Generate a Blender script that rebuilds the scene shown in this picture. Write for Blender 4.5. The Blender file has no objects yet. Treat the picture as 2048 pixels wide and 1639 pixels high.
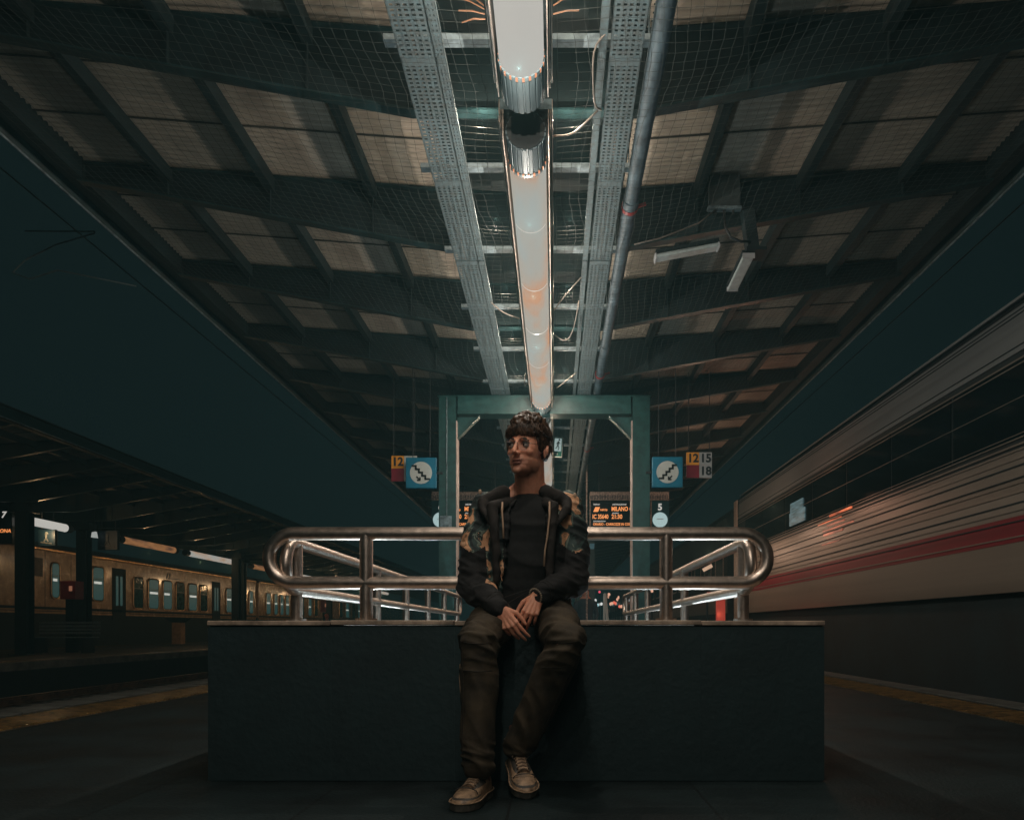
import bpy, bmesh, math, random
import numpy as np
from mathutils import Vector, Matrix, noise
PI = math.pi
random.seed(7)
S = bpy.context.scene
C = S.collection

# ------------------------------------------------------------------ camera, world, exposure
CAMX, CAMZ, F = 0.18, 0.71, 1450.0          # focal length in photo pixels (photo is 2048 px wide)
cam = bpy.data.cameras.new('camera'); camo = bpy.data.objects.new('camera', cam); C.objects.link(camo)
camo.location = (CAMX, 0, CAMZ); camo.rotation_euler = (PI / 2, 0, 0)
cam.sensor_width = 36; cam.lens = F / 2048 * 36
cam.shift_x = -(1110 - 1024) / 2048; cam.shift_y = (1255 - 819.5) / 2048
cam.clip_start = 0.05; cam.clip_end = 600
S.camera = camo
w = bpy.data.worlds.new('World'); S.world = w; w.use_nodes = True
wn = w.node_tree.nodes; wl = w.node_tree.links
bg = wn['Background']
sky = wn.new('ShaderNodeTexSky'); sky.sky_type = 'NISHITA'; sky.sun_disc = False
sky.sun_elevation = math.radians(-6); sky.sun_rotation = math.radians(200)
mx = wn.new('ShaderNodeMix'); mx.data_type = 'RGBA'; mx.inputs['Factor'].default_value = 0.98
mx.inputs['B'].default_value = (0.0068, 0.0152, 0.0162, 1)          # city night glow
wl.new(sky.outputs[0], mx.inputs['A']); wl.new(mx.outputs['Result'], bg.inputs[0])
bg.inputs[1].default_value = 0.55
S.view_settings.view_transform = 'Standard'; S.view_settings.look = 'None'
S.view_settings.exposure = 0; S.view_settings.gamma = 1; S.view_settings.use_curve_mapping = False
S.cycles.max_bounces = 6; S.cycles.diffuse_bounces = 3; S.cycles.glossy_bounces = 3
S.cycles.transmission_bounces = 4; S.cycles.transparent_max_bounces = 6; S.cycles.volume_bounces = 0
S.cycles.use_denoising = True
S.cycles.sample_clamp_indirect = 3.0

LAMP = 1.0        # scale of every lamp

# ------------------------------------------------------------------ helpers
def PX(px, py, Y):
    s = F / Y
    return Vector((CAMX + (px - 1110) / s, Y, CAMZ + (1255 - py) / s))

class MB:
    """collects faces of one mesh"""
    def __init__(self): self.v = []; self.f = []; self.mi = []; self.cur = 0
    def add(self, vs, fs):
        n = len(self.v); self.v += [tuple(p) for p in vs]
        self.f += [tuple(i + n for i in f) for f in fs]; self.mi += [self.cur] * len(fs); return self
    def box(self, x0, x1, y0, y1, z0, z1, M=None):
        vs = [(x, y, z) for x in (x0, x1) for y in (y0, y1) for z in (z0, z1)]
        if M is not None: vs = [M @ Vector(p) for p in vs]
        return self.add(vs, [(0, 1, 3, 2), (4, 6, 7, 5), (0, 4, 5, 1), (2, 3, 7, 6), (0, 2, 6, 4), (1, 5, 7, 3)])
    def bar(self, a, b, wd, ht, up=(0, 0, 1)):
        """box between two points, wd sideways and ht along up"""
        a = Vector(a); b = Vector(b); d = (b - a); L = d.length; d.normalize(); u = Vector(up)
        s = d.cross(u)
        if s.length < 1e-5: s = d.cross(Vector((1, 0, 0)))
        s.normalize(); u = s.cross(d)
        vs = []
        for p in (a, b):
            for i, j in ((-1, -1), (1, -1), (1, 1), (-1, 1)):
                vs.append(p + s * (i * wd / 2) + u * (j * ht / 2))
        return self.add(vs, [(0, 3, 2, 1), (4, 5, 6, 7), (0, 1, 5, 4), (1, 2, 6, 5), (2, 3, 7, 6), (3, 0, 4, 7)])
    def tube(self, pts, r, n=8, closed=False, caps=True):
        pts = [Vector(p) for p in pts]; m = len(pts); rr = r if hasattr(r, '__len__') else [r] * m
        base = len(self.v); prev = None
        for i, p in enumerate(pts):
            if closed: t = pts[(i + 1) % m] - pts[i - 1]
            else: t = pts[min(i + 1, m - 1)] - pts[max(i - 1, 0)]
            t.normalize()
            if prev is None:
                prev = t.cross(Vector((0, 0, 1)) if abs(t.z) < .9 else Vector((1, 0, 0)))
            prev = (prev - t * prev.dot(t)).normalized(); b = t.cross(prev)
            for k in range(n):
                a = 2 * PI * k / n
                self.v.append(tuple(p + (prev * math.cos(a) + b * math.sin(a)) * rr[i]))
        seg = m if closed else m - 1
        for i in range(seg):
            for k in range(n):
                a0 = base + i * n + k; a1 = base + i * n + (k + 1) % n
                j = (i + 1) % m; b0 = base + j * n + k; b1 = base + j * n + (k + 1) % n
                self.f.append((a0, a1, b1, b0)); self.mi.append(self.cur)
        if caps and not closed:
            self.f.append(tuple(base + k for k in range(n))[::-1]); self.mi.append(self.cur)
            self.f.append(tuple(base + (m - 1) * n + k for k in range(n))); self.mi.append(self.cur)
        return self
    def prism(self, poly, y0, y1, axis='y'):
        """polygon in (x,z) extruded along y, or in (x,y) along z, or (y,z) along x"""
        n = len(poly)
        def P(a, b, t): return (a, t, b) if axis == 'y' else ((a, b, t) if axis == 'z' else (t, a, b))
        vs = [P(a, b, y0) for a, b in poly] + [P(a, b, y1) for a, b in poly]
        fs = [tuple(range(n))[::-1], tuple(range(n, 2 * n))] + [(i, (i + 1) % n, n + (i + 1) % n, n + i) for i in range(n)]
        return self.add(vs, fs)
    def ell(self, c, r, nu=12, nv=8, M=None):
        vs = []; 
        for j in range(nv + 1):
            ph = PI * j / nv
            for i in range(nu):
                th = 2 * PI * i / nu
                p = Vector((r[0] * math.sin(ph) * math.cos(th), r[1] * math.sin(ph) * math.sin(th), r[2] * math.cos(ph)))
                if M is not None: p = M @ p
                vs.append(p + Vector(c))
        fs = []
        for j in range(nv):
            for i in range(nu):
                a = j * nu + i; b = j * nu + (i + 1) % nu
                fs.append((a, a + nu, b + nu, b))
        return self.add(vs, fs)
    def cap(self, a, b, ra, rb, n=12):
        """tapered capsule"""
        a = Vector(a); b = Vector(b); d = (b - a).normalized()
        pts = []; rr = []
        for k in range(5):
            t = k / 4 * PI / 2
            pts.append(a - d * ra * math.cos(t)); rr.append(max(ra * math.sin(t), 1e-4))
        for k in range(5):
            t = k / 4 * PI / 2
            pts.append(b + d * rb * math.sin(t)); rr.append(max(rb * math.cos(t), 1e-4))
        return self.tube(pts, rr, n)
    def mesh(self, name, mats, smooth=False):
        me = bpy.data.meshes.new(name); me.from_pydata(self.v, [], self.f)
        for m in (mats if isinstance(mats, (list, tuple)) else [mats]): me.materials.append(m)
        if any(self.mi): me.polygons.foreach_set('material_index', self.mi)
        if smooth is True: me.polygons.foreach_set('use_smooth', [True] * len(me.polygons))
        me.update()
        bm = bmesh.new(); bm.from_mesh(me); bmesh.ops.recalc_face_normals(bm, faces=bm.faces); bm.to_mesh(me); bm.free()
        if smooth == 'auto': me.set_sharp_from_angle(angle=math.radians(35)); 
        return me
    def build(self, name, mats, parent=None, loc=None, smooth=False, bevel=0):
        me = self.mesh(name, mats, smooth if smooth != 'auto' else True)
        if smooth == 'auto': me.set_sharp_from_angle(angle=math.radians(35))
        return link(name, me, parent, loc, bevel)

def link(name, data, parent=None, loc=None, bevel=0):
    o = bpy.data.objects.new(name, data); C.objects.link(o)
    if parent is not None: o.parent = parent
    if loc is not None: o.location = loc
    if bevel:
        b = o.modifiers.new('bevel', 'BEVEL'); b.width = bevel; b.segments = 2; b.limit_method = 'ANGLE'
    return o
def tag(o, label=None, cat=None, group=None, kind=None):
    if label: o['label'] = label
    if cat: o['category'] = cat
    if group: o['group'] = group
    if kind: o['kind'] = kind
    return o
def empty(name, loc=(0, 0, 0), rz=0, **k):
    o = bpy.data.objects.new(name, None); C.objects.link(o); o.location = loc; o.rotation_euler = (0, 0, rz)
    o.empty_display_size = .1
    return tag(o, **k)
def copy_tree(o, parent=None):
    c = o.copy(); C.objects.link(c); c.parent = parent
    for ch in o.children: copy_tree(ch, c)
    return c
def text_mesh(txt, size, mat, depth=.002, bold=.0, shear=0):
    cu = bpy.data.curves.new('lettering', 'FONT'); cu.body = txt; cu.size = size; cu.extrude = depth; cu.offset = bold
    cu.align_x = 'CENTER'; cu.align_y = 'CENTER'; cu.shear = shear; cu.resolution_u = 3
    t = bpy.data.objects.new('lettering', cu); C.objects.link(t)
    bpy.context.view_layer.update()
    me = bpy.data.meshes.new_from_object(t.evaluated_get(bpy.context.evaluated_depsgraph_get()))
    bpy.data.objects.remove(t); me.materials.clear(); me.materials.append(mat); return me
def text(txt, size, mat, parent, loc, bold=0, rot=(PI / 2, 0, 0), sx=1, shear=0, name='lettering'):
    o = link(name, text_mesh(txt, size, mat, .0015, bold, shear), parent, loc); o.rotation_euler = rot; o.scale = (sx, 1, 1); return o

# ------------------------------------------------------------------ materials
def mat(name, col, rough=.6, metal=0, var=.15, scale=6, bump=0, bscale=40, spec=.5, stretch=None, col2=None, rvar=0, coat=0, joints=0, orand=0):
    m = bpy.data.materials.new(name); m.use_nodes = True; nt = m.node_tree; N = nt.nodes; L = nt.links
    b = N['Principled BSDF']; b.inputs['Metallic'].default_value = metal; b.inputs['Roughness'].default_value = rough
    b.inputs['Specular IOR Level'].default_value = spec
    if coat: b.inputs['Coat Weight'].default_value = coat; b.inputs['Coat Roughness'].default_value = .15
    tc = N.new('ShaderNodeTexCoord'); mp = N.new('ShaderNodeMapping'); L.new(tc.outputs['Object'], mp.inputs[0])
    if stretch: mp.inputs['Scale'].default_value = stretch
    n = N.new('ShaderNodeTexNoise'); n.inputs['Scale'].default_value = scale; n.inputs['Detail'].default_value = 6
    n.inputs['Roughness'].default_value = .65
    L.new(mp.outputs[0], n.inputs[0])
    r = N.new('ShaderNodeValToRGB'); L.new(n.outputs[0], r.inputs[0])
    c2 = col2 or tuple(c * (1 - var * 2.2) for c in col)
    r.color_ramp.elements[0].position = .33; r.color_ramp.elements[1].position = .67
    r.color_ramp.elements[0].color = (*[max(c, 0) for c in c2], 1)
    r.color_ramp.elements[1].color = (*[min(c * (1 + var), 1) for c in col], 1)
    L.new(r.outputs[0], b.inputs['Base Color'])
    if rvar:
        mr = N.new('ShaderNodeMapRange'); mr.inputs['To Min'].default_value = max(rough - rvar, .02); mr.inputs['To Max'].default_value = min(rough + rvar, 1)
        mr.inputs['From Min'].default_value = .3; mr.inputs['From Max'].default_value = .7
        L.new(n.outputs[0], mr.inputs[0]); L.new(mr.outputs[0], b.inputs['Roughness'])
    if bump:
        n2 = N.new('ShaderNodeTexNoise'); n2.inputs['Scale'].default_value = bscale; n2.inputs['Detail'].default_value = 4
        L.new(mp.outputs[0], n2.inputs[0]); bp = N.new('ShaderNodeBump'); bp.inputs['Strength'].default_value = bump
        bp.inputs['Distance'].default_value = .02; L.new(n2.outputs[0], bp.inputs['Height']); L.new(bp.outputs[0], b.inputs['Normal'])
    if orand:
        oi = N.new('ShaderNodeObjectInfo'); m1 = N.new('ShaderNodeMapRange'); m1.inputs['To Min'].default_value = 1 - orand; m1.inputs['To Max'].default_value = 1.05
        L.new(oi.outputs['Random'], m1.inputs[0]); mu = N.new('ShaderNodeMix'); mu.data_type = 'RGBA'; mu.blend_type = 'MULTIPLY'; mu.inputs['Factor'].default_value = 1
        L.new(r.outputs[0], mu.inputs['A']); L.new(m1.outputs[0], mu.inputs['B']); L.new(mu.outputs['Result'], b.inputs['Base Color'])
    if joints:
        bk = N.new('ShaderNodeTexBrick'); bk.inputs['Scale'].default_value = 1; bk.inputs['Brick Width'].default_value = joints; bk.inputs['Row Height'].default_value = joints
        bk.inputs['Mortar Size'].default_value = .006; bk.offset = 0; bk.inputs['Color1'].default_value = (1, 1, 1, 1); bk.inputs['Color2'].default_value = (.78, .78, .78, 1); bk.inputs['Mortar'].default_value = (.25, .25, .25, 1)
        L.new(tc.outputs['Object'], bk.inputs[0]); mu = N.new('ShaderNodeMix'); mu.data_type = 'RGBA'; mu.blend_type = 'MULTIPLY'; mu.inputs['Factor'].default_value = 1
        L.new(r.outputs[0], mu.inputs['A']); L.new(bk.outputs[0], mu.inputs['B']); L.new(mu.outputs['Result'], b.inputs['Base Color'])
    return m
def emit(name, col, strength=1.0, base=(.02, .02, .02)):
    m = bpy.data.materials.new(name); m.use_nodes = True; b = m.node_tree.nodes['Principled BSDF']
    b.inputs['Base Color'].default_value = (*base, 1); b.inputs['Emission Color'].default_value = (*col, 1)
    b.inputs['Emission Strength'].default_value = strength; b.inputs['Roughness'].default_value = .4; return m
M = {}
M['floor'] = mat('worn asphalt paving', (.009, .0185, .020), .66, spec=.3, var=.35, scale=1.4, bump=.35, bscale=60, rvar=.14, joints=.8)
M['concrete'] = mat('grimy concrete', (.10, .10, .088), .8, var=.3, scale=3, bump=.4, bscale=50)
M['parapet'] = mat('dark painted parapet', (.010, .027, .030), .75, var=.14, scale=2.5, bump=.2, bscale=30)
M['coping'] = mat('worn stone coping', (.42, .31, .23), .5, var=.3, scale=9, bump=.2, bscale=60)
M['yellowdirt'] = mat('dirty tactile base', (.050, .036, .018), .6, var=.3)
M['yellow'] = mat('worn yellow tactile paint', (.17, .095, .030), .22, var=.35, scale=7, bump=.15, bscale=80)
M['teal'] = mat('teal painted steel', (.016, .042, .045), .42, var=.3, scale=5, bump=.08, bscale=60, rvar=.1)
M['tealdark'] = mat('dark teal beam paint', (.007, .018, .020), .65, var=.3, scale=3)
M['portal'] = mat('green painted portal steel', (.014, .064, .060), .38, var=.2, scale=8, bump=.06, bscale=80)
M['portal_edge'] = mat('rubbed flange edge', (.62, .46, .40), .5, var=.2)
M['sheet'] = mat('dusty corrugated roof sheet', (.50, .435, .35), .55, var=.18, scale=1.2, bump=.05, stretch=(1, .25, 1), col2=(.31, .25, .20), orand=.28)
M['seam'] = mat('roof sheet seam', (.06, .055, .045), .7)
M['galv'] = mat('galvanised steel', (.20, .26, .28), .45, metal=.35, var=.3, scale=14, rvar=.12)
M['galvdust'] = mat('dusty galvanised tray', (.088, .13, .142), .65, metal=.05, var=.35, scale=22, col2=(.10, .105, .10))
M['rung'] = mat('bright zinc rail', (.22, .275, .295), .55, var=.25, scale=12)
M['pipe'] = mat('blue grey pvc pipe', (.075, .11, .13), .6, var=.3, scale=5)
M['redtape'] = mat('red pipe clip', (.30, .02, .02), .5)
M['net'] = mat('grey nylon netting', (.060, .066, .058), .7)
M['cable'] = mat('grey cable', (.22, .18, .15), .5)
M['blackcable'] = mat('black cable', (.02, .02, .02), .4)
M['steel'] = mat('brushed stainless steel', (.58, .47, .40), .36, metal=1, var=.10, scale=30, rvar=.05)
M['black'] = mat('matt black', (.012, .014, .014), .6, var=.1)
M['ballast'] = mat('track ballast', (.07, .068, .062), .9, var=.5, scale=14, bump=1.0, bscale=9)
M['sleeper'] = mat('concrete sleeper', (.16, .14, .12), .8, var=.3, scale=6)
M['rail'] = mat('rusty rail', (.20, .12, .075), .32, metal=.7, var=.3)
M['blue'] = mat('blue enamel sign', (.012, .17, .27), .35, var=.1)
M['signwhite'] = mat('white sign paint', (.55, .57, .53), .5, var=.06)
M['signgrey'] = mat('grey number plate', (.40, .40, .40), .5, var=.08)
M['orange'] = mat('orange number plate', (.85, .33, .03), .5, var=.06)
M['crimson'] = mat('dark red blank plate', (.27, .012, .03), .5, var=.1)
M['ink'] = mat('dark lettering', (.012, .018, .02), .5)
M['green'] = mat('green exit sign', (.012, .13, .10), .4, var=.1)
M['casing'] = mat('brown perforated casing', (.36, .26, .21), .55, var=.4, scale=30)
M['screen'] = mat('dark display glass', (.010, .012, .012), .15, var=.05)
# ---- small lit things
M['lamp'] = emit('lamp diffuser', (.56, .52, .46), 1.0, (0, 0, 0))
M['amber'] = emit('amber display digits', (1.0, .34, .10), .95)
M['white_lit'] = emit('white display letters', (.62, .60, .55), .8)
M['cold'] = emit('cool backlit disc', (.38, .52, .52), .9)
# ================================================================== LARGE STRUCTURE
PE = 4.55                  # half width of our platform
Y0, Y1 = -8.0, 62.0        # built length
# ---- ground under everything
MB().box(-70, 70, -12, 400, -1.9, -1.10).build('ground', M['ballast']).update_tag()
tag(bpy.data.objects['ground'], kind='structure')
# ---- our platform, with the stairwell left open
pf = MB()
SX, SY0, SY1 = 1.20, 3.55, 10.0
pf.box(-PE + .32, -SX, Y0, Y1, -1.0, 0).box(SX, PE - .32, Y0, Y1, -1.0, 0)
pf.box(-SX, SX, Y0, SY0, -1.0, 0).box(-SX, SX, SY1, Y1, -1.0, 0)
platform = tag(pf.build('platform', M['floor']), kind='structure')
edge_me = MB().box(-.16, .16, -.493, .493, -.14, .012).box(-.10, .10, -.5, .5, -1.0, -.14).mesh('edge_slab', M['concrete'])
for s in (-1, 1):
    for k in range(70):
        link('edge_slab', edge_me, platform, (s * (PE - .16), Y0 + .5 + k, 0))
# ---- tactile strip: tiles with raised ribs
def tactile(n, w, l, mt):
    b = MB().box(-w / 2, w / 2, -l / 2 + .004, l / 2 - .004, .001, .006); b.cur = 1
    for i in range(n):
        y = -l / 2 + (i + .5) * l / n
        q = l / n; b.prism([(y - q * .34, .0061), (y + q * .34, .0061), (y + q * .14, .020), (y - q * .14, .020)], -w / 2 + .02, w / 2 - .02, axis='x')
    return b.mesh('tactile_tile', [M['yellowdirt'], mt])
tt = tactile(6, .50, .5, M['yellow'])
for s in (-1, 1):
    for k in range(62):
        link('tactile_tile', tt, platform, (s * 3.84, 0.5 + k * .5, 0))
    b = MB()
    for k in range(55):
        b.box(s * 3.84 - .22, s * 3.84 + .22, 31.4 + k * .5, 31.89 + k * .5, .001, .012)
    tag(b.build('tactile_tile', M['yellow'], platform), kind='stuff')

# ---- stairwell: parapet wall round three sides
par = empty('parapet_wall', (0, 3.37, 0), label='dark parapet wall round the stairs that the young man sits on', cat='wall')
WT = .745
b = MB().box(-1.425, 1.425, 0, .22, -.002, WT - .024)
b.box(-1.425, -1.205, .2205, 6.75, -.002, WT - .024).box(1.205, 1.425, .2205, 6.75, -.002, WT - .024)
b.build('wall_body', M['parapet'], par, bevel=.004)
fp = MB().box(-.2853, .2853, -.012, -.0005, .004, WT - .03).mesh('facing_panel', M['parapet'])
for i in range(5): link('facing_panel', fp, par, (-1.142 + .571 * i, (i * 7 % 3) * -.0008, 0))
cop_me = MB().box(-.2845, .2845, -.020, .25, 0, .022).mesh('coping_slab', M['coping'])
for i in range(5):
    link('coping_slab', cop_me, par, (-1.1448 + .5724 * i, 0, WT - .0235 + (.0022 if i % 2 else 0)), bevel=.004)
cs = MB().box(-.115, .115, -.497, .497, 0, .022).mesh('coping_slab', M['coping'])
for s in (-1, 1):
    for i in range(6):
        link('coping_slab', cs, par, (s * 1.315, .755 + i * 1.0, WT - .0235), bevel=.004)
# stairs going down towards us under the wall
st = tag(empty('stairs', (0, SY1, 0)), kind='structure')
step_me = MB().box(-1.19, 1.19, -.31, 0, -.17, -.003).mesh('step', M['concrete'])
for i in range(19): link('step', step_me, st, (0, -i * .30 - .01, -.165 * (i + 1) + .16 - .17))
pit = MB()
pit.box(-1.32, -1.2005, SY0 - .6, SY1, -3.6, -1.005).box(1.2005, 1.32, SY0 - .6, SY1, -3.6, -1.005).box(-1.32, 1.32, SY0 - .7, SY0 - .6, -3.6, -1.005)
pit.box(-1.4, 1.4, SY0 - .7, SY1, -3.8, -3.6)
tag(pit.build('underpass_wall', M['concrete']), kind='structure')

# ---- railway tracks
def track(x, label, n_near=110):
    t = empty('railway_track', (x, 0, -.70), label=label, cat='railway track', group='railway tracks beside the platforms')
    for s in (-1, 1):
        prof = [(-.07, 0), (.07, 0), (.07, .012), (.012, .03), (.012, .11), (.036, .12), (.036, .155), (-.036, .155), (-.036, .12), (-.012, .11), (-.012, .03), (-.07, .012)]
        MB().prism([(a + s * .7525, c - .02) for a, c in prof], Y0, 160).build('rail', M['rail'], t)
    sm = MB().prism([(-1.3, -.16), (1.3, -.16), (1.28, -.02), (-1.28, -.02)], -.13, .13).mesh('sleeper', M['sleeper'])
    for k in range(n_near): link('sleeper', sm, t, (0, -2 + k * .6, 0))
    b = MB()
    for k in range(n_near, 260): b.box(-1.3, 1.3, -2 + k * .6 - .13, -2 + k * .6 + .13, -.16, -.02)
    tag(b.build('sleeper', M['sleeper'], t), kind='stuff')
track(-6.2, 'railway track directly beyond the yellow line left of the stairs')
track(-9.15, 'railway track running just below the opposite platform wall')
track(6.15, 'railway track under the white coach with the red stripe')
track(-20.8, 'railway track under the cream coaches behind the opposite platform')
# ballast beds as rough sheets of stones
def ballast(x0, x1, y0, y1, z, d, label):
    nx = int((x1 - x0) / d); ny = int((y1 - y0) / d)
    rng = np.random.default_rng(int(abs(x0) * 10)); xs = np.linspace(x0, x1, nx + 1); ys = np.linspace(y0, y1, ny + 1)
    X, Yg = np.meshgrid(xs, ys, indexing='ij')
    X = X + rng.uniform(-.4, .4, X.shape) * d; Yg = Yg + rng.uniform(-.4, .4, X.shape) * d
    Z = z + rng.uniform(-.5, .5, X.shape) * d * .55
    X[0] = x0; X[-1] = x1
    v = np.stack([X, Yg, Z], -1).reshape(-1, 3)
    idx = np.arange((nx + 1) * (ny + 1)).reshape(nx + 1, ny + 1)
    f = np.stack([idx[:-1, :-1], idx[1:, :-1], idx[1:, 1:], idx[:-1, 1:]], -1).reshape(-1, 4)
    me = bpy.data.meshes.new('ballast'); me.from_pydata(v.tolist(), [], f.tolist()); me.materials.append(M['ballast'])
    return tag(link('ballast', me), label, 'gravel', kind='stuff')
ballast(-10.7, -4.5, 3, 45, -.76, .11, 'dark stone ballast round the sleepers between the platforms')
ballast(-10.7, -4.5, 45, 170, -.76, .5, 'dark stone ballast of the far tracks')
ballast(4.5, 9.5, -2, 30, -.76, .2, 'dark stone ballast under the white coach')
ballast(-24, -18.9, 10, 120, -.76, .5, 'dark stone ballast under the cream coaches')

# ---- opposite platform
OX = -14.8; OE = 4.0
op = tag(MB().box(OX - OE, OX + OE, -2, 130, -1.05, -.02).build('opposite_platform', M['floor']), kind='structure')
MB().box(OX + OE - .30, OX + OE + .03, -2, 130, -.16, .004).build('edge_slab', M['concrete'], op)
for s in (-1, 1): MB().box(OX + s * 3.3 - .2, OX + s * 3.3 + .2, -2, 130, -.0185, -.008).build('tactile_tile', M['yellow'], op)

# ---- the canopy: cantilevered beams that taper outwards, purlins, corrugated sheets
def zroof(ax): return 4.70 + .075 * (ax - .93)
def zbot(ax): return 4.15 + .184 * max(ax - .78, 0)
EV = 4.15
def beam_mesh(y=.0):
    b = MB()
    web = []; 
    xs = [-EV, -.78, .78, EV]
    for x in xs: web.append((x, zbot(abs(x)) + .012))
    for x in xs[::-1]: web.append((x, zroof(abs(x)) - .012))
    b.prism(web, -.006, .006)
    b.cur = 1
    for i in range(3):
        a, c = xs[i], xs[i + 1]
        b.bar((a, 0, zbot(abs(a))), (c, 0, zbot(abs(c))), .085, .014)
    for s in (-1, 1):
        b.bar((s * .0, 0, zroof(0) - .008), (s * EV, 0, zroof(EV) - .008), .085, .012)
        b.cur = 0
        for x in (.78, 1.475, 2.405, 3.335, 4.1):
            b.box(min(s * x - .006, s * x + .006), max(s * x - .006, s * x + .006), -.035, .035, zbot(x) + .02, zroof(x) - .02)
    return b.mesh('roof_beam', [M['tealdark'], M['teal']])
BAY = 1.75
def sheet_mesh(s):
    b = MB(); nw = 27; ns = nw * 4
    x0, x1 = .80, EV - .02; vs = []
    for i in range(ns + 1):
        y = .0 + BAY * i / ns; a = .022 * math.sin(2 * PI * nw * i / ns)
        # long gentle sag makes the sheet roll near the beam
        for x in (x0, 1.6, 2.9, x1): vs.append((s * x, y, zroof(x) + .035 + a))
    fs = []
    for i in range(ns):
        for k in range(3):
            q = i * 4 + k; fs.append((q, q + 1, q + 5, q + 4))
    b.add(vs, fs); me = b.mesh('roof_sheet', M['sheet'], True); return me
beam_me = beam_mesh(); sheet_me = {s: sheet_mesh(s) for s in (-1, 1)}
seam_me = {s: MB().bar((s * .86, 0, zroof(.86) + .010), (s * (EV - .05), 0, zroof(EV - .05) + .010), .010, .010).mesh('sheet_seam', M['seam']) for s in (-1, 1)}
def canopy(cx, label, k0, k1, ystart):
    t = empty('platform_canopy', (cx, 0, 0), label=label, cat='canopy')
    for k in range(k0, k1):
        y = ystart + BAY * k
        link('roof_beam', beam_me, t, (0, y, 0))
        for s in (-1, 1):
            o = link('roof_sheet', sheet_me[s], t, (0, y, 0))
            for q in (.28, .62): link('sheet_seam', seam_me[s], t, (0, y + BAY * q, 0))
    ya, yb = ystart + BAY * k0, ystart + BAY * k1
    for s in (-1, 1):
        for x in (1.475, 2.405, 3.335):
            MB().bar((s * x, ya, zroof(x) - .07), (s * x, yb, zroof(x) - .07), .07, .13).build('purlin', M['tealdark'], t)
        MB().bar((s * 4.17, ya, zroof(4.17) - .07), (s * 4.17, yb, zroof(4.17) - .07), .14, .2).build('eave_purlin', M['tealdark'], t)
        b = MB(); xa = s * 4.27; b.bar((xa, ya, 4.90), (xa + s * .10, ya, 4.90), .01, .01)
        b = MB().add([(s * 4.26, ya, 5.02), (s * 4.26, yb, 5.02), (s * 4.36, yb, 4.77), (s * 4.36, ya, 4.77),
                      (s * 4.275, ya, 5.02), (s * 4.275, yb, 5.02), (s * 4.375, yb, 4.77), (s * 4.375, ya, 4.77)],
                     [(0, 1, 2, 3), (4, 7, 6, 5), (0, 4, 5, 1), (3, 2, 6, 7), (0, 3, 7, 4), (1, 5, 6, 2)])
        b.build('fascia', M['teal'], t)
        MB().tube([(s * 4.37, ya, 4.762), (s * 4.37, yb, 4.762)], .011, 6).build('drip_edge', M['galv'], t)
    MB().prism([(-.84, 4.78), (.84, 4.78), (.84, 4.73), (.82, 4.73), (.82, 4.76), (-.82, 4.76), (-.82, 4.73), (-.84, 4.73)], ya, yb).build('gutter', M['tealdark'], t)
    # waterproof top so that no sky shows through
    b = MB()
    for s in (-1, 1):
        b.add([(s * .4, ya, zroof(.4) + .08), (s * .4, yb, zroof(.4) + .08), (s * 4.3, yb, zroof(4.3) + .08), (s * 4.3, ya, zroof(4.3) + .08),
               (s * .4, ya, zroof(.4) + .10), (s * .4, yb, zroof(.4) + .10), (s * 4.3, yb, zroof(4.3) + .10), (s * 4.3, ya, zroof(4.3) + .10)],
              [(0, 1, 2, 3), (4, 7, 6, 5), (0, 4, 5, 1), (3, 2, 6, 7), (0, 3, 7, 4), (1, 5, 6, 2)])
    b.build('roof_deck', M['tealdark'], t)
    return t
cano = canopy(0, 'butterfly canopy of dark steel beams and beige corrugated sheets over the stairs', -4, 32, 4.85)
copp = canopy(OX, 'dark canopy over the opposite platform at the left', 0, 60, 4.0)

# ---- portal frames over the stairs
def portal(y, label, w_=True):
    t = empty('portal_frame', (.03, y, 0), label=label, cat='portal frame', group='green steel portal frames')
    hx0, hx1 = 1.240, 1.482
    for s in (-1, 1):
        b = MB()
        a0, a1 = sorted((s * hx0, s * hx1)); cxm = (a0 + a1) / 2
        b.box(a0, a1, -.115, -.100, 0, 3.955).box(a0, a1, .100, .115, 0, 3.955).box(cxm - .005, cxm + .005, -.100, .100, 0, 3.955)
        b.build('column', M['portal'], t)
        ie = s * hx0
        MB().box(min(ie, ie - s * .012), max(ie, ie - s * .012), -.116, .116, 0, 3.62).build('flange_edge', M['portal_edge'], t)
        g = MB().prism([(s * hx0, 3.38), (s * hx0, 3.70), (s * (hx0 - .32), 3.70)], -.012, .012)
        g.bar((s * hx0, 0, 3.38), (s * (hx0 - .32), 0, 3.70), .12, .012, up=(-s * .7, 0, .7)).build('gusset', M['portal'], t)
        MB().box(a0 - .06, a1 + .06, -.2, .2, .001, .025).build('base_plate', M['portal'], t)
        # stub carrying the roof beam
    b = MB().box(-1.50, 1.50, -.13, .13, 3.958, 3.972).box(-1.22, 1.22, -.13, .13, 3.712, 3.726).box(-1.218, 1.218, -.006, .006, 3.727, 3.957)
    b.box(-1.218, 1.218, -.112, -.105, 3.728, 3.957)
    b.build('cross_beam', M['portal'], t)
    return t
p1 = portal(10.3, 'green steel portal frame at the head of the stairs, nearest one')
MB().tube([(-1.37, -.122, 3.95), (-1.37, -.122, 2.28)], .007, 6).build('conduit', M['galv'], p1)
sw = MB().box(-1.405, -1.335, -.160, -.122, 2.10, 2.28).box(-1.46, -1.30, -.135, -.120, 2.06, 2.28).build('switch_box', M['galv'], p1)
for k, y in enumerate((24.4, 38.4)):
    portal(y, ['green steel portal frame beyond the departure boards', 'farthest green steel portal frame on our platform'][k])

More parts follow.
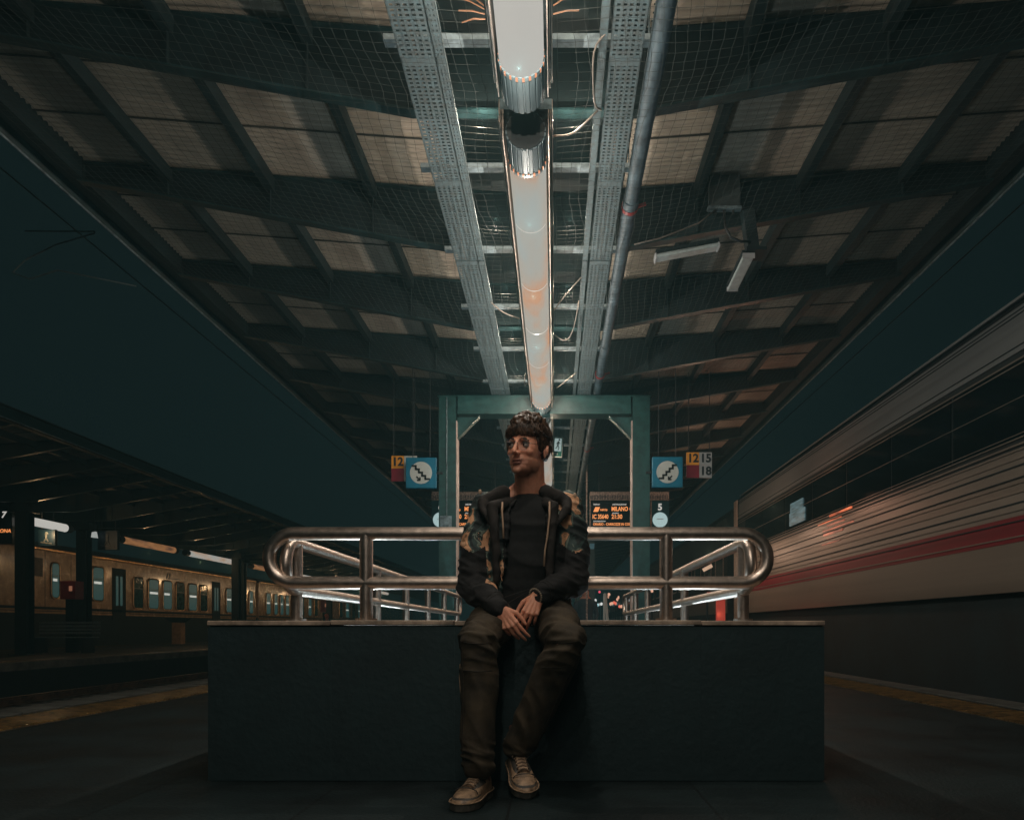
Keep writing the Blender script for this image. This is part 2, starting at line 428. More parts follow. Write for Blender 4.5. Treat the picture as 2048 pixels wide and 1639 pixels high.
# ---- opposite platform columns
for i, y in enumerate((17.4, 20.0, 23.6, 33.3, 35.5, 47.0, 58.0, 70.0)):
    t = empty('canopy_column', (OX + (0.35 if i % 2 else -.35), y, -.02), label=['dark column left of the first lit tube on the opposite platform',
        'dark column between the first lit tube and the red cabinet', 'thick dark column just right of the red cabinet',
        'dark column left of the railing end on the opposite platform', 'second dark column close to the railing end',
        'dark column behind the near left railing post', 'slim far column of the opposite platform', 'farthest column of the opposite platform'][i], cat='column', group='columns of the opposite platform')
    b = MB().box(-.16, .16, -.16, -.14, .02, 4.2).box(-.16, .16, .14, .16, .02, 4.2).box(-.012, .012, -.14, .14, .02, 4.2)
    b.build('shaft', M['tealdark'], t); MB().box(-.28, .28, -.28, .28, 0, .02).build('base_plate', M['tealdark'], t)
    MB().box(-.3, .3, -.2, .2, 3.9, 4.12).build('bracket', M['tealdark'], t)
# ================================================================== LAMPS, TRAYS, PIPE, NET
def lamp_mat(name, a, b_, c, glow=1.0):
    """frosted tube: grey white, with broad amber patches and translucent amber limbs"""
    m = bpy.data.materials.new(name); m.use_nodes = True; N = m.node_tree.nodes; L = m.node_tree.links; p = N['Principled BSDF']
    p.inputs['Base Color'].default_value = (0, 0, 0, 1); p.inputs['Roughness'].default_value = .6; p.inputs['Specular IOR Level'].default_value = 0
    tc = N.new('ShaderNodeTexCoord'); n = N.new('ShaderNodeTexNoise'); n.inputs['Scale'].default_value = .9; n.inputs['Detail'].default_value = 3
    mp = N.new('ShaderNodeMapping'); mp.inputs['Scale'].default_value = (3, 1, 3)
    L.new(tc.outputs['Object'], mp.inputs[0]); L.new(mp.outputs[0], n.inputs[0])
    r = N.new('ShaderNodeValToRGB'); L.new(n.outputs[0], r.inputs[0])
    e = r.color_ramp.elements; e[0].position = .36; e[0].color = (*a, 1); e[1].position = .62; e[1].color = (*c, 1)
    q = r.color_ramp.elements.new(.5); q.color = (*b_, 1)
    L.new(r.outputs[0], p.inputs['Emission Color']); p.inputs['Emission Strength'].default_value = glow
    return m
LM1 = lamp_mat('bright frosted diffuser', (.47, .455, .42), (.49, .47, .43), (.50, .485, .44))
LM2 = lamp_mat('yellowed frosted diffuser', (.37, .395, .37), (.42, .37, .31), (.55, .29, .17))
LM3 = lamp_mat('dim amber diffuser', (.16, .075, .03), (.26, .12, .05), (.10, .05, .03))
LM4 = lamp_mat('far frosted diffuser', (.30, .33, .31), (.38, .33, .28), (.36, .25, .17))
COLLAR = mat('ribbed lamp collar', (.085, .115, .125), .6, metal=0, var=.1)
GLOW = emit('amber light leaking round the lamp rim', (1.0, .36, .16), .9)
COLD_L = (0.80, 0.93, 1.0); WARM_L = (1.0, .93, .82)
def point(loc, power, col, parent, rad=0.0, name='lamp_or_fill_light'):
    l = bpy.data.lights.new(name, 'POINT'); l.energy = power * LAMP; l.color = col; l.shadow_soft_size = rad
    o = bpy.data.objects.new(name, l); C.objects.link(o); o.parent = parent; o.location = loc; return o
R = .125
def tube_lamp(x, z, ya, yb, mt, label, lights=5, power=14, col=WARM_L, detail=True, trunk=True):
    t = empty('tube_lamp', (x, ya, z), label=label, cat='lamp', group='tube lamps hung along the platforms')
    L_ = yb - ya; cl = .24
    n = 40 if detail else 16
    MB().tube([(0, cl, 0), (0, L_ - cl, 0)], R * .97, n, caps=False).build('diffuser', mt, t, smooth=True)
    for e in (0, 1):
        b = MB(); y0 = 0 if e == 0 else L_ - cl; y1 = y0 + cl
        prof = []
        nr = 22
        for i in range(nr):
            a0 = 2 * PI * i / nr; a1 = 2 * PI * (i + .62) / nr; a2 = 2 * PI * (i + .68) / nr; a3 = 2 * PI * (i + .94) / nr
            for a, r in ((a0, R), (a1, R), (a2, R * .93), (a3, R * .93)): prof.append((r * math.cos(a), r * math.sin(a)))
        b.prism(prof, y0, y1)
        # scalloped crown that overlaps the diffuser
        if detail:
            for i in range(nr):
                am = 2 * PI * (i + .31) / nr; yy = (y1, y1 + .03) if e == 0 else (y0 - .03, y0)
                Mt = Matrix.Rotation(-am, 4, 'Y') @ Matrix.Translation((R * .99, 0, 0))
                b.box(-.004, .004, yy[0], yy[1], -.011, .011, Mt)
        b.build('end_collar', COLLAR, t)
        yf = -.004 if e == 0 else L_ + .004
        MB().tube([(0, yf - .004, 0), (0, yf + .004, 0)], R * .94, 24).build('end_cap', M['black'], t)
        if detail:
            b = MB(); yg = (cl + .012) if e == 0 else (L_ - cl - .012)
            for i in range(nr):
                am = 2 * PI * (i + .81) / nr
                Mt = Matrix.Rotation(-am, 4, 'Y') @ Matrix.Translation((R * .985, 0, 0))
                b.box(-.003, .003, yg - .012, yg + .012, -.007, .007, Mt)
            tag(b.build('rim_glow', GLOW, t), kind='stuff')
    if detail:
        for k in range(1, int(L_ / .93)):
            b = MB(); 
            pts = [(R * .975 * math.cos(a), k * .93, R * .975 * math.sin(a)) for a in [PI * 1.15 + PI * .7 * i / 14 for i in range(15)]]
            b.tube(pts, .0035, 4).build('joint_ring', M['lamp'], t)
    if trunk:
        b = MB().box(-.16, .16, 0, L_, R + .006, R + .07)
        b.build('trunking', M['galv'], t)
        for s in (-1, 1):
            b = MB()
            b.box(*sorted((s * .137, s * .143)), 0, L_, -.03, R + .005)
            b.box(*sorted((s * .150, s * .154)), 0, L_, .02, R + .005)
            b.box(*sorted((s * .160, s * .166)), 0, L_, .05, R + .068)
            b.build('side_reflector', M['steel'], t)
    for k in range(lights):
        y = L_ * (k + .5) / lights
        point((0, y, -R - .14), power * 1.6, col, t)
    if detail:      # added unseen points above the net that brighten the roof sheets
        k = 0
        while 4.16 + 1.15 * (k - 4) + .575 < yb:
            y = 4.16 + 1.15 * (k - 4) + .575; k += 1
            if y > ya:
                for s in (-1, 1): point((s * .30, y - ya, .26), ROOF_FILL, (1.0, .86, .70), t)
    return t
ROOF_FILL = 8.5
LZ = 3.76
tube_lamp(0, LZ, -6.6, -1.4, LM1, 'lit tube lamp hung behind the viewer, beyond the top of the photo', 3, 15, detail=False)
tube_lamp(0, LZ, -1.05, 4.13, LM1, 'biggest lamp tube at the top of the photo, glowing even white', 5, 17)
tube_lamp(0, LZ, 4.45, 9.95, LM2, 'long lamp tube with amber patches that ends above the young man', 5, 15)
tube_lamp(0, LZ, 10.35, 15.5, LM4, 'lamp tube seen through the portal frame beside the exit sign', 3, 9, col=(1, .8, .6), detail=False)
tube_lamp(0, LZ, 16.2, 21.2, LM4, 'lamp tube beyond the departure boards', 2, 8, col=(1, .75, .5), detail=False)
for k, (ya, nm) in enumerate(((24.6, 'lamp tube just beyond the second portal frame'), (32, 'second farthest lamp tube on our platform'), (42, 'farthest lamp tube on our platform'))):
    tube_lamp(0, LZ, ya, ya + 5, LM4, nm, 1, 20, col=(1, .7, .45), detail=False)
opp = [(20.3, 22.4, LM1, 'bright short lamp tube at the far left on the opposite platform', 1, 22), (24.85, 28.7, LM3, 'dim amber lamp tube on the opposite platform beside the blue sign', 1, 12),
       (29.35, 34.4, LM4, 'half amber half grey lamp tube on the opposite platform', 2, 20), (35.6, 40.4, LM3, 'amber lamp tube at the left end of the railing', 1, 26),
       (41.2, 46, LM4, 'short looking lamp tube seen through the railing loop', 1, 40), (47, 52, LM4, 'lamp tube low behind the railing on the opposite platform', 1, 40),
       (53, 58, LM4, 'second farthest lamp tube of the opposite platform', 1, 40), (60, 65, LM4, 'farthest lamp tube of the opposite platform', 1, 50), (12.0, 17.0, LM3, 'lamp tube outside the left edge over the opposite platform', 1, 12)]
for ya, yb, mt, lb, nl, pw in opp:
    tube_lamp(OX, LZ, ya, yb, mt, lb, nl, pw * .65, col=(1, .62, .30), detail=False, trunk=False)

# ---- stray wires at the end of the big tube
for k, (dx, dy, dz) in enumerate(((-.13, -.02, .05), (-.14, 0, .03), (-.13, .03, .0), (-.12, .06, -.02), (.12, -.02, .03), (.13, .03, .0))):
    s = -1 if dx < 0 else 1
    o = MB().tube([(s * .17, 3.60 + dy, LZ + .02), (s * .17 + dx * .5, 3.58 + dy, LZ + .02 + dz * .7), (s * .17 + dx, 3.56 + dy * 1.6, LZ + .02 + dz)], .0035, 5)
    tag(o.build('loose_wire', mat('copper wire', (.16, .07, .03), .6)), ['topmost copper wire tip sticking out left of the big lamp', 'second copper wire tip left of the big lamp', 'third copper wire tip left of the big lamp',
        'lowest dim wire tip left of the big lamp', 'upper wire tip right of the big lamp', 'lower wire tip right of the big lamp'][k], 'wire', 'loose wires at the end of the big lamp')

# ---- perforated cable trays
SEG = 1.155
def tray_mesh(w):
    b = MB(); g = .004
    nb = max(2, int(w / .031)); 
    for i in range(nb + 1):
        x = w * i / nb; b.box(x - .0078, x + .0078, g, SEG - g, 0, .003)
    ny = 34
    for j in range(ny + 1):
        y = g + .006 + (SEG - 2 * g - .012) * j / ny
        wd = .0092 if j not in (0, ny) else .011
        b.box(.0079, w - .0079, y - wd, y + wd, .0005, .0035)
    for x in (-.0065, w + .0045): b.box(x, x + .002, 0, SEG, .0, .035)
    b.box(0, w, -.001, .055, -.004, -.0005)
    return b.mesh('tray_section', M['galvdust'])
for i, (xa, wd, lb) in enumerate(((-.705, .185, 'wide perforated cable tray left of the lamps'), (-.50, .042, 'narrow perforated cable tray close along the wide left one'),
                      (.50, .17, 'wide perforated cable tray right of the lamps next to the grey pipe'), (.435, .030, 'narrow perforated cable tray between the lamps and the wide right one'))):
    t = empty('cable_tray', (xa, 0, 3.99), label=lb, cat='cable tray', group='cable trays under the canopy')
    me = tray_mesh(wd)
    for k in range(-3, 30):
        o = link('tray_section', me, t, (0, 4.18 - SEG + k * SEG, .002 * ((k * 7) % 3)))
    # cables lying in the tray
    for q in range(3 if wd > .1 else 1):
        pts = []
        for j in range(60):
            y = -1 + j * .6; pts.append((wd * (.25 + .25 * q) + .012 * math.sin(j * 1.7 + q * 2), y, .016 + .004 * math.sin(j * 2.3 + q)))
        MB().tube(pts, .009, 6).build('cable', [M['blackcable'], M['cable'], M['blackcable']][q], t)
# rungs holding trays and lamps
rung_me = MB().box(-.80, .80, -.030, .030, 0, .035).mesh('hanger_rail', M['rung'])
rod_me = MB().tube([(0, 0, 0), (0, 0, .62)], .006, 6).mesh('threaded_rod', M['galv'])
for k in range(0, 11):
    y = 4.16 + 1.15 * k
    t = tag(link('hanger_rail', rung_me, None, (0, y, 4.06)), ('galvanised cross rail over the lamps, %s' % (['beside the glowing end of the big tube', 'just past the dark gap between the tubes', 'second past the dark gap', 'third past the dark gap', 'fourth past the dark gap', 'last one before the portal frame', 'first one beyond the portal frame', 'second beyond the portal frame', 'third beyond the portal frame', 'fourth beyond the portal frame', 'fifth beyond the portal frame'])[k]), 'bracket', 'cross rails carrying the trays and lamps')
    for x in (-.74, .72, -.14, .14): 
        link('threaded_rod', rod_me, t, (x, 0, .03))
# ---- pipe with clips
pp = empty('downpipe', (0, 0, 0), label='blue grey plastic pipe running beside the right cable tray', cat='pipe')
for k in range(12):
    ya = -3 + k * 2.9
    MB().tube([(.775, ya, 4.05), (.775, ya + 2.9 if k != 4 else ya + 2.9, 4.05)], .058, 20).build('pipe_length', M['pipe'], pp, smooth='auto')
    MB().tube([(.775, ya - .06, 4.05), (.775, ya + .06, 4.05)], .064, 20).build('pipe_socket', M['pipe'], pp, smooth='auto')
for y in (5.75, 9.55, 13.5):
    MB().tube([(.775, y - .02, 4.05), (.775, y + .02, 4.05)], .067, 20).bar((.84, y, 4.05), (.90, y, 4.07), .02, .02).build('pipe_clip', M['redtape'], pp)

# ---- bird net of knotted cords, slack in places
def net(side, y0, y1, name):
    b = []; f = []
    ax0, ax1 = .19, 3.95; cw = .069
    nx = int((ax1 - ax0) / cw); ny = int((y1 - y0) / cw)
    rng = random.Random(side + 5)
    ph = [rng.uniform(0, 6) for _ in range(6)]
    def pos(i, j):
        a = ax0 + (ax1 - ax0) * i / nx; y = y0 + (y1 - y0) * j / ny
        z = zbot(a) - .165 + (.09 * min(a, .9) - .08) * 0 - .02 * math.sin(PI * ((y - 4.85) / BAY)) ** 2
        sl = math.exp(-((a - .45) / .5) ** 2) + .35
        wob = .030 * sl * math.sin(y * 3.6 + ph[0]) + .006 * sl * math.sin(y * 7.7 + a * 2 + ph[1])
        sx = wob + .02 * math.sin(y * 1.3 + ph[2]) + .004 * math.sin(j * 1.9 + i * .6)
        ymod = .020 * math.sin(a * 5 + ph[3]) + .02 * math.sin(a * 2.1 + y * .9)
        zz = z + .016 * math.sin(y * 5 + a * 3 + ph[4])
        if i == 0: sx *= .1
        return Vector((side * (a + sx), y + ymod, zz))
    P = [[pos(i, j) for j in range(ny + 1)] for i in range(nx + 1)]
    def seg(p, q, r):
        d = (q - p).normalized(); s_ = d.cross(Vector((0, 0, 1))).normalized(); u = s_.cross(d)
        n = len(b)
        for c in (p, q):
            for k in range(3):
                a = 2 * PI * k / 3 + PI / 2; b.append(tuple(c + (s_ * math.cos(a) + u * math.sin(a)) * r))
        for k in range(3): f.append((n + k, n + (k + 1) % 3, n + 3 + (k + 1) % 3, n + 3 + k))
    for i in range(nx + 1):
        for j in range(ny):
            seg(P[i][j], P[i][j + 1], .0013)
    for j in range(ny + 1):
        for i in range(nx): seg(P[i][j], P[i + 1][j], .0010)
    me = bpy.data.meshes.new('bird_net'); me.from_pydata(b, [], f); me.materials.append(M['net'])
    return link('bird_net', me)
tag(net(-1, .6, 10.15, ''), 'slack grey bird net stretched below the beams on the left of the lamps', 'net', 'bird nets under the canopy')
tag(net(1, .6, 10.15, ''), 'slack grey bird net stretched below the beams on the right of the lamps', 'net', 'bird nets under the canopy')
tag(net(-1, 10.5, 20, ''), 'bird net beyond the portal frame, left of the lamps', 'net', 'bird nets under the canopy')
tag(net(1, 10.5, 20, ''), 'bird net beyond the portal frame, right of the lamps', 'net', 'bird nets under the canopy')

# ---- fixtures in the right bay
def strip_fixture(a, bb, label, w_=.10):
    a = Vector(a); bb = Vector(bb); t = empty('strip_light', tuple((a + bb) / 2), label=label, cat='light fixture', group='unlit strip lights in the right bay')
    c = (a + bb) / 2; a -= c; bb -= c
    up = Vector((0, 0, 1)); d = (bb - a).normalized()
    MB().bar(a + up * .035, bb + up * .035, w_ * 1.15, .035).build('housing', M['tealdark'], t)
    MB().bar(a, bb, w_, .035).build('cover', mat('milky cover', (.42, .47, .46), .4, var=.1, scale=20), t, bevel=.008)
    for e in (a, bb): MB().bar(e - d * .006, e + d * .006, w_ * 1.1, .045).build('end_cap', M['signgrey'], t)
    return t
strip_fixture((1.08, 6.5, 4.02), (1.64, 6.5, 4.125), 'white strip light hung crosswise behind the net in the right bay')
strip_fixture((1.93, 6.55, 4.07), (1.93, 7.15, 4.05), 'grey strip light hung lengthwise below the dark bracket')
jb = empty('junction_box', (1.69, 6.50, 4.60), label='grey junction box on the beam above the two unlit strip lights', cat='junction box')
MB().box(-.14, .14, -.05, .0, -.14, .14).build('box_body', mat('grey box', (.05, .06, .06), .5), jb, bevel=.005)
MB().box(-.15, .15, -.06, .0, -.165, -.142).build('gland_plate', M['galv'], jb)
for x in (-.08, 0, .08): MB().tube([(x, -.03, -.166), (x, -.03, -.20)], .012, 8).build('cable_gland', M['black'], jb)
tag(MB().tube([(1.69, 6.47, 4.40), (1.70, 6.47, 4.28), (1.75, 6.47, 4.19), (1.84, 6.47, 4.155), (1.93, 6.5, 4.17)], .011, 8).build('power_cable', M['blackcable'], None, smooth=True), 'black cable looping from the junction box to the bracket', 'cable')
tag(MB().tube([(1.60, 6.45, 4.42), (1.45, 6.40, 4.28), (1.1, 6.35, 4.12), (.87, 6.3, 4.04)], .006, 6).build('power_cable', M['cable'], None, smooth=True), 'thin brown cable running from the junction box towards the grey pipe', 'cable')
br = MB().bar((1.90, 6.5, 4.45), (1.98, 6.6, 4.12), .13, .10, up=(1, 0, 0)).box(1.90, 2.08, 6.5, 6.7, 4.10, 4.13)
tag(br.build('lamp_bracket', M['tealdark']), 'dark slanted steel bracket above the lengthwise strip light', 'bracket')
# loose cables near the lamps
for k, pts in enumerate((((.47, 4.0, 4.0), (.40, 4.1, 3.96), (.42, 4.4, 3.90), (.47, 4.55, 3.96)), ((.17, 4.75, 3.93), (.30, 4.75, 3.95), (.45, 4.6, 3.99)),
                         ((.17, 7.2, 3.86), (.28, 7.0, 3.92), (.43, 6.8, 4.0)), ((.17, 7.9, 3.9), (.30, 7.95, 3.86), (.38, 7.7, 3.9), (.42, 7.3, 4.0)),
                         ((-.17, 7.5, 3.9), (-.35, 7.4, 3.93), (-.48, 7.3, 4.0)), ((-.17, 9.4, 3.9), (-.22, 9.5, 3.88), (-.2, 9.3, 3.97)), ((.2, 9.6, 3.88), (.33, 9.5, 3.95), (.45, 9.3, 3.98)))):
    # smooth the polyline
    P = [Vector(p) for p in pts]; Q = []
    for i in range(len(P) - 1):
        for t in (0, .25, .5, .75):
            p0 = P[max(i - 1, 0)]; p1 = P[i]; p2 = P[i + 1]; p3 = P[min(i + 2, len(P) - 1)]
            Q.append(.5 * ((2 * p1) + (p2 - p0) * t + (2 * p0 - 5 * p1 + 4 * p2 - p3) * t * t + (3 * p1 - p0 - 3 * p2 + p3) * t ** 3))
    Q.append(P[-1])
    tag(MB().tube(Q, .006, 6).build('loose_cable', M['cable'], None, smooth=True), ['curled cable at the narrow right tray beside the dark lamp gap', 'cable crossing from the dark lamp gap to the right tray',
        'upper cable crossing from the lamp to the right tray, halfway', 'lower looping cable between the lamp and the right tray', 'pale cable crossing from the left tray to the lamp, halfway',
        'short curl of cable left of the lamp near the portal', 'cable end right of the lamp near the portal'][k], 'cable', 'loose cables round the lamps')

# ================================================================== SIGNS
def zig(parent, s, mt, y=-.004, k=1.0):
    """stair zigzag plus arrow on a round sign; s=-1 descends to the right, 1 to the left"""
    b = MB(); t = .024 * k
    pts = [(-.105, .085)]; n = 4
    for i in range(n): 
        x, z = pts[-1]; pts += [(x + .040, z), (x + .040, z - .041)]
    pts.append((pts[-1][0] + .046, pts[-1][1]))
    for a, c in zip(pts, pts[1:]):
        x0, x1 = sorted((-s * a[0] * k, -s * c[0] * k)); z0, z1 = sorted((a[1] * k, c[1] * k))
        b.box(x0 - t / 2, x1 + t / 2, y - .002, y, z0 - t / 2, z1 + t / 2)
    b.build('stair_symbol', mt, parent)
    b = MB(); h = Vector((-s * -.035 * k, y - .0045, -.088 * k)); sd = -s
    b.bar(h + Vector((-sd * .035 * k, 0, .035 * k)), h, .002, .012 * k, up=(0, 1, 0)) 
    b = MB()
    def stroke(p, q, w_=.018 * k):
        d = Vector((q[0] - p[0], 0, q[1] - p[1])).normalized(); nrm = Vector((-d.z, 0, d.x)) * w_ / 2
        p3 = Vector((p[0], y, p[1])); q3 = Vector((q[0], y, q[1])); o = Vector((0, -.0025, 0))
        vs = [p3 + nrm, q3 + nrm, q3 - nrm, p3 - nrm]; b.add(vs + [v + o for v in vs], [(0, 1, 2, 3), (4, 7, 6, 5), (0, 4, 5, 1), (1, 5, 6, 2), (2, 6, 7, 3), (3, 7, 4, 0)])
    e = (-s * -.012 * k, -.092 * k)   # tip
    stroke((e[0] - sd * .045 * k, e[1] + .045 * k), e)
    stroke((e[0] - sd * .038 * k, e[1] - .002), (e[0] + sd * .004 * k, e[1] - .002)); stroke((e[0], e[1] + .038 * k), (e[0], e[1] - .004))
    b.build('arrow_symbol', mt, parent)
def stair_sign(x, z, s, label, sz=.43):
    t = empty('stair_sign', (x, 10.15, z), label=label, cat='sign', group='blue stair signs')
    MB().box(-sz / 2, sz / 2, 0, .07, -sz / 2, sz / 2).build('sign_box', M['blue'], t, bevel=.008)
    MB().tube([(0, -.002, 0), (0, .003, 0)], .155, 40).build('white_disc', M['signwhite'], t)
    zig(t, s, M['ink'], k=1.12)
    for q in (-.12, .12): MB().tube([(q, .035, sz / 2), (q, .035, 4.35 - z)], .006, 6).build('hanger_rod', M['black'], t)
    MB().bar((0, .03, 0), ((1 if x < 0 else -1) * .30, .03, 0), .03, .03).build('side_arm', M['black'], t)
    return t
stair_sign(-1.696, 2.88, -1, 'square blue stair sign left of the portal, stairs descending to the right')
stair_sign(1.755, 2.89, 1, 'square blue stair sign right of the portal, stairs descending to the left')
def num_sign(x, z, cells, label):
    t = empty('track_number_sign', (x, 10.35, z), label=label, cat='sign', group='track number signs')
    c = .182
    for cx, cz, mt, tx in cells:
        MB().box(cx * c, cx * c + c - .003, 0, .03, cz * c, cz * c + c - .003).build('number_plate', mt, t)
        if tx: text(tx, .165, M['ink'], t, (cx * c + c / 2 + .000, -.004, cz * c + c / 2), bold=.006, sx=.98)
    for q in (.03, .33): MB().tube([(q, .015, .36), (q, .015, 4.36 - z)], .005, 6).build('hanger_rod', M['black'], t)
num_sign(CAMX - 327 / 140 + .0, .71 + 293 / 140, ((0, 1, M['orange'], '12'), (0, 0, M['crimson'], ''), (1, 1, M['signwhite'], ''), (1, 0, M['signwhite'], '')), 'number plates with an orange 12 over dark red, left of the portal')
num_sign(CAMX + 263 / 140, .71 + 300 / 140, ((0, 1, M['orange'], '12'), (0, 0, M['crimson'], ''), (1, 1, M['signgrey'], '15'), (1, 0, M['signgrey'], '18')), 'number plates 12, 15 and 18 right of the portal')
# ---- green exit sign
ex = empty('exit_sign', (CAMX - .0 - 6 / 110, 13.1, .71 + 340 / 110), label='green and white exit sign with a running figure beside the head', cat='sign')
ex.rotation_euler = (0, math.radians(4), 0)
MB().box(-.19, .18, 0, .03, 0, .36).build('sign_board', M['signwhite'], ex, bevel=.004)
MB().box(-.178, .168, -.004, -.0005, .012, .348).build('green_field', M['green'], ex)
MB().box(.03, .155, -.0075, -.0045, .105, .335).build('white_field', emit('backlit exit panel', (.36, .46, .44), .8), ex)
text('USCITA', .05, M['signwhite'], ex, (.02, -.006, .055), bold=.001)
MB().bar((-.10, -.006, .14), (-.02, -.006, .31), .002, .05, up=(0, 1, 0)).build('white_stripe', M['signwhite'], ex)
fg = MB()
def st2(p, q, w_):
    d = Vector((q[0] - p[0], 0, q[1] - p[1])).normalized(); nrm = Vector((-d.z, 0, d.x)) * w_ / 2
    p3 = Vector((p[0], -.008, p[1])); q3 = Vector((q[0], -.008, q[1])); o = Vector((0, -.003, 0))
    vs = [p3 + nrm, q3 + nrm, q3 - nrm, p3 - nrm]; fg.add(vs + [v + o for v in vs], [(0, 1, 2, 3), (4, 7, 6, 5), (0, 4, 5, 1), (1, 5, 6, 2), (2, 6, 7, 3), (3, 7, 4, 0)])
for p, q, w_ in (((.10, .285), (.09, .215), .03), ((.09, .215), (.115, .165), .015), ((.115, .165), (.10, .12), .013), ((.09, .215), (.07, .16), .015), ((.07, .16), (.045, .15), .013), ((.10, .28), (.135, .235), .012), ((.10, .28), (.065, .235), .012)): st2(p, q, w_)
fg.tube([(.112, -.0078, .31), (.112, -.011, .31)], .016, 14)
fg.build('running_figure', M['ink'], ex)
for q in (-.1, .15): MB().tube([(q, .015, .36), (q, .015, 1.0)], .005, 6).build('hanger_rod', M['black'], ex)
# ---- departure boards
SB = 95.0; BY = F / SB
def bx(px): return CAMX + (px - 1110) / SB
def bz(py): return CAMZ + (1255 - py) / SB
def board(x0, x1, xn0, xn1, num, label, mirror=False):
    t = empty('departure_board', ((x0 + x1) / 2, BY, bz(1020)), label=label, cat='display board', group='hanging departure boards')
    ox = (x0 + x1) / 2; oz = bz(1020)
    xa, xb = min(x0, xn0), max(x1, xn1)
    MB().box(xa - ox, xb - ox, -.01, .24, bz(1000) - oz + .003, bz(983) - oz).build('casing', M['casing'], t)
    b = MB()
    for i in range(int((xb - xa) / .035)):
        b.box(xa - ox + .01 + i * .035, xa - ox + .022 + i * .035, -.016, -.010, bz(998) - oz, bz(990) - oz)
    tag(b.build('vent_slot', M['ink'], t), kind='stuff')
    MB().box(x0 - ox, x1 - ox, 0, .22, bz(1062) - oz, bz(1001) - oz).build('screen', M['screen'], t)
    for xx in (x0, x1): MB().box(xx - ox - .012, xx - ox + .012, -.012, .0, bz(1062) - oz, bz(1001) - oz).build('screen_frame', M['casing'], t)
    MB().box(xn0 - ox, xn1 - ox, 0, .2, bz(1062) - oz, bz(1001) - oz).build('number_panel', mat('deep blue panel', (.01, .05, .06), .3), t)
    cx = (bx(1320) if not mirror else bx(876 + 5)) - ox
    MB().tube([(cx, -.012, bz(1039) - oz), (cx, -.002, bz(1039) - oz)], 15 / SB, 32).build('lit_disc', M['cold'], t)
    MB().box(cx - .07, cx + .07, -.016, -.013, bz(1038) - oz, bz(1037) - oz + .003).build('disc_mark', M['signgrey'], t)
    text(num, .19, M['white_lit'], t, (cx, -.004, bz(1014) - oz), bold=.006)
    L0 = x0 - ox
    def tx(s, px, py, h, mt, bold=.001, shear=0, sx=1):
        me = text_mesh(s, h, mt, .0015, bold, shear); o = link('lettering', me, t, (0, -.004, bz(py) - oz)); o.rotation_euler = (PI / 2, 0, 0)
        wdt = (max(v.co.x for v in me.vertices) - min(v.co.x for v in me.vertices)) * sx; o.scale = (sx, 1, 1)
        o.location.x = L0 + (px - 1180) / SB + wdt / 2
    tx('TRENO', 1186, 1008.5, .042, M['white_lit'], shear=.3); tx('DESTINAZIONE', 1224, 1008.5, .042, M['white_lit'], shear=.3)
    MB().prism([(L0 + .07, bz(1023) - oz), (L0 + .17, bz(1023) - oz), (L0 + .21, bz(1013.5) - oz), (L0 + .11, bz(1013.5) - oz)], -.004, -.002).build('train_mark', M['amber'], t)
    tx('IntErCity', 1200, 1019, .058, M['amber'], .002, .2, sx=.72); tx('MILANO C.LE', 1223, 1017.5, .125, M['amber'], .0035, sx=.74)
    tx('ORARIO', 1224, 1025.8, .036, M['white_lit'], shear=.3)
    tx('IC 35640', 1185, 1033, .125, M['amber'], .0035, sx=.72); tx('21:30', 1223, 1033, .125, M['amber'], .0035, sx=.82)
    tx('INFORMAZIONI', 1186, 1042, .036, M['white_lit'], shear=.3)
    tx('ORARIO - CARROZZE IN CODA - VIA', 1186, 1048, .075, M['amber'], .002, sx=.78)
    for xx in (xa + .2, xb - .2): MB().tube([(xx - ox, .1, bz(983) - oz), (xx - ox, .1, 4.45 - oz)], .012, 6).build('hanger_rod', M['black'], t)
    return t
board(bx(1180), bx(1302), bx(1303), bx(1338), '5', 'lit departure board with orange letters right of the young man')
board(bx(886), bx(1008), bx(863), bx(885), '6', 'lit departure board half hidden behind the left portal column', True)
# posts at the side of the right board
tag(MB().tube([(bx(1174), BY + .1, 0), (bx(1174), BY + .1, 4.4)], .02, 10).build('board_post', M['casing']), 'slim brown post left of the right departure board', 'post')
# small blue sign plate under the top rail
tag(MB().box(bx(1176), bx(1190), BY + .3, BY + .33, bz(1094), bz(1083)).build('small_sign', M['blue']), 'tiny blue plate low between the young man and the right railing', 'sign')

# ================================================================== STEEL RAILING
rl = empty('stair_railing', (0, 3.55, WT), label='brushed steel tube railing with rounded ends round the stairs', cat='railing')
RT = .0325; ZT, ZM = 1.171 - WT, .930 - WT; HR = (ZT - ZM) / 2; RX = 1.246 - .0 - HR
loop = []
for i in range(17):
    a = PI / 2 - PI * i / 16; loop.append((RX - .03 + HR * math.cos(a) * 1.02, 0, (ZT + ZM) / 2 + HR * math.sin(a)))
for i in range(17):
    a = -PI / 2 - PI * i / 16; loop.append((-RX + .03 + HR * math.cos(a) * 1.02, 0, (ZT + ZM) / 2 + HR * math.sin(a)))
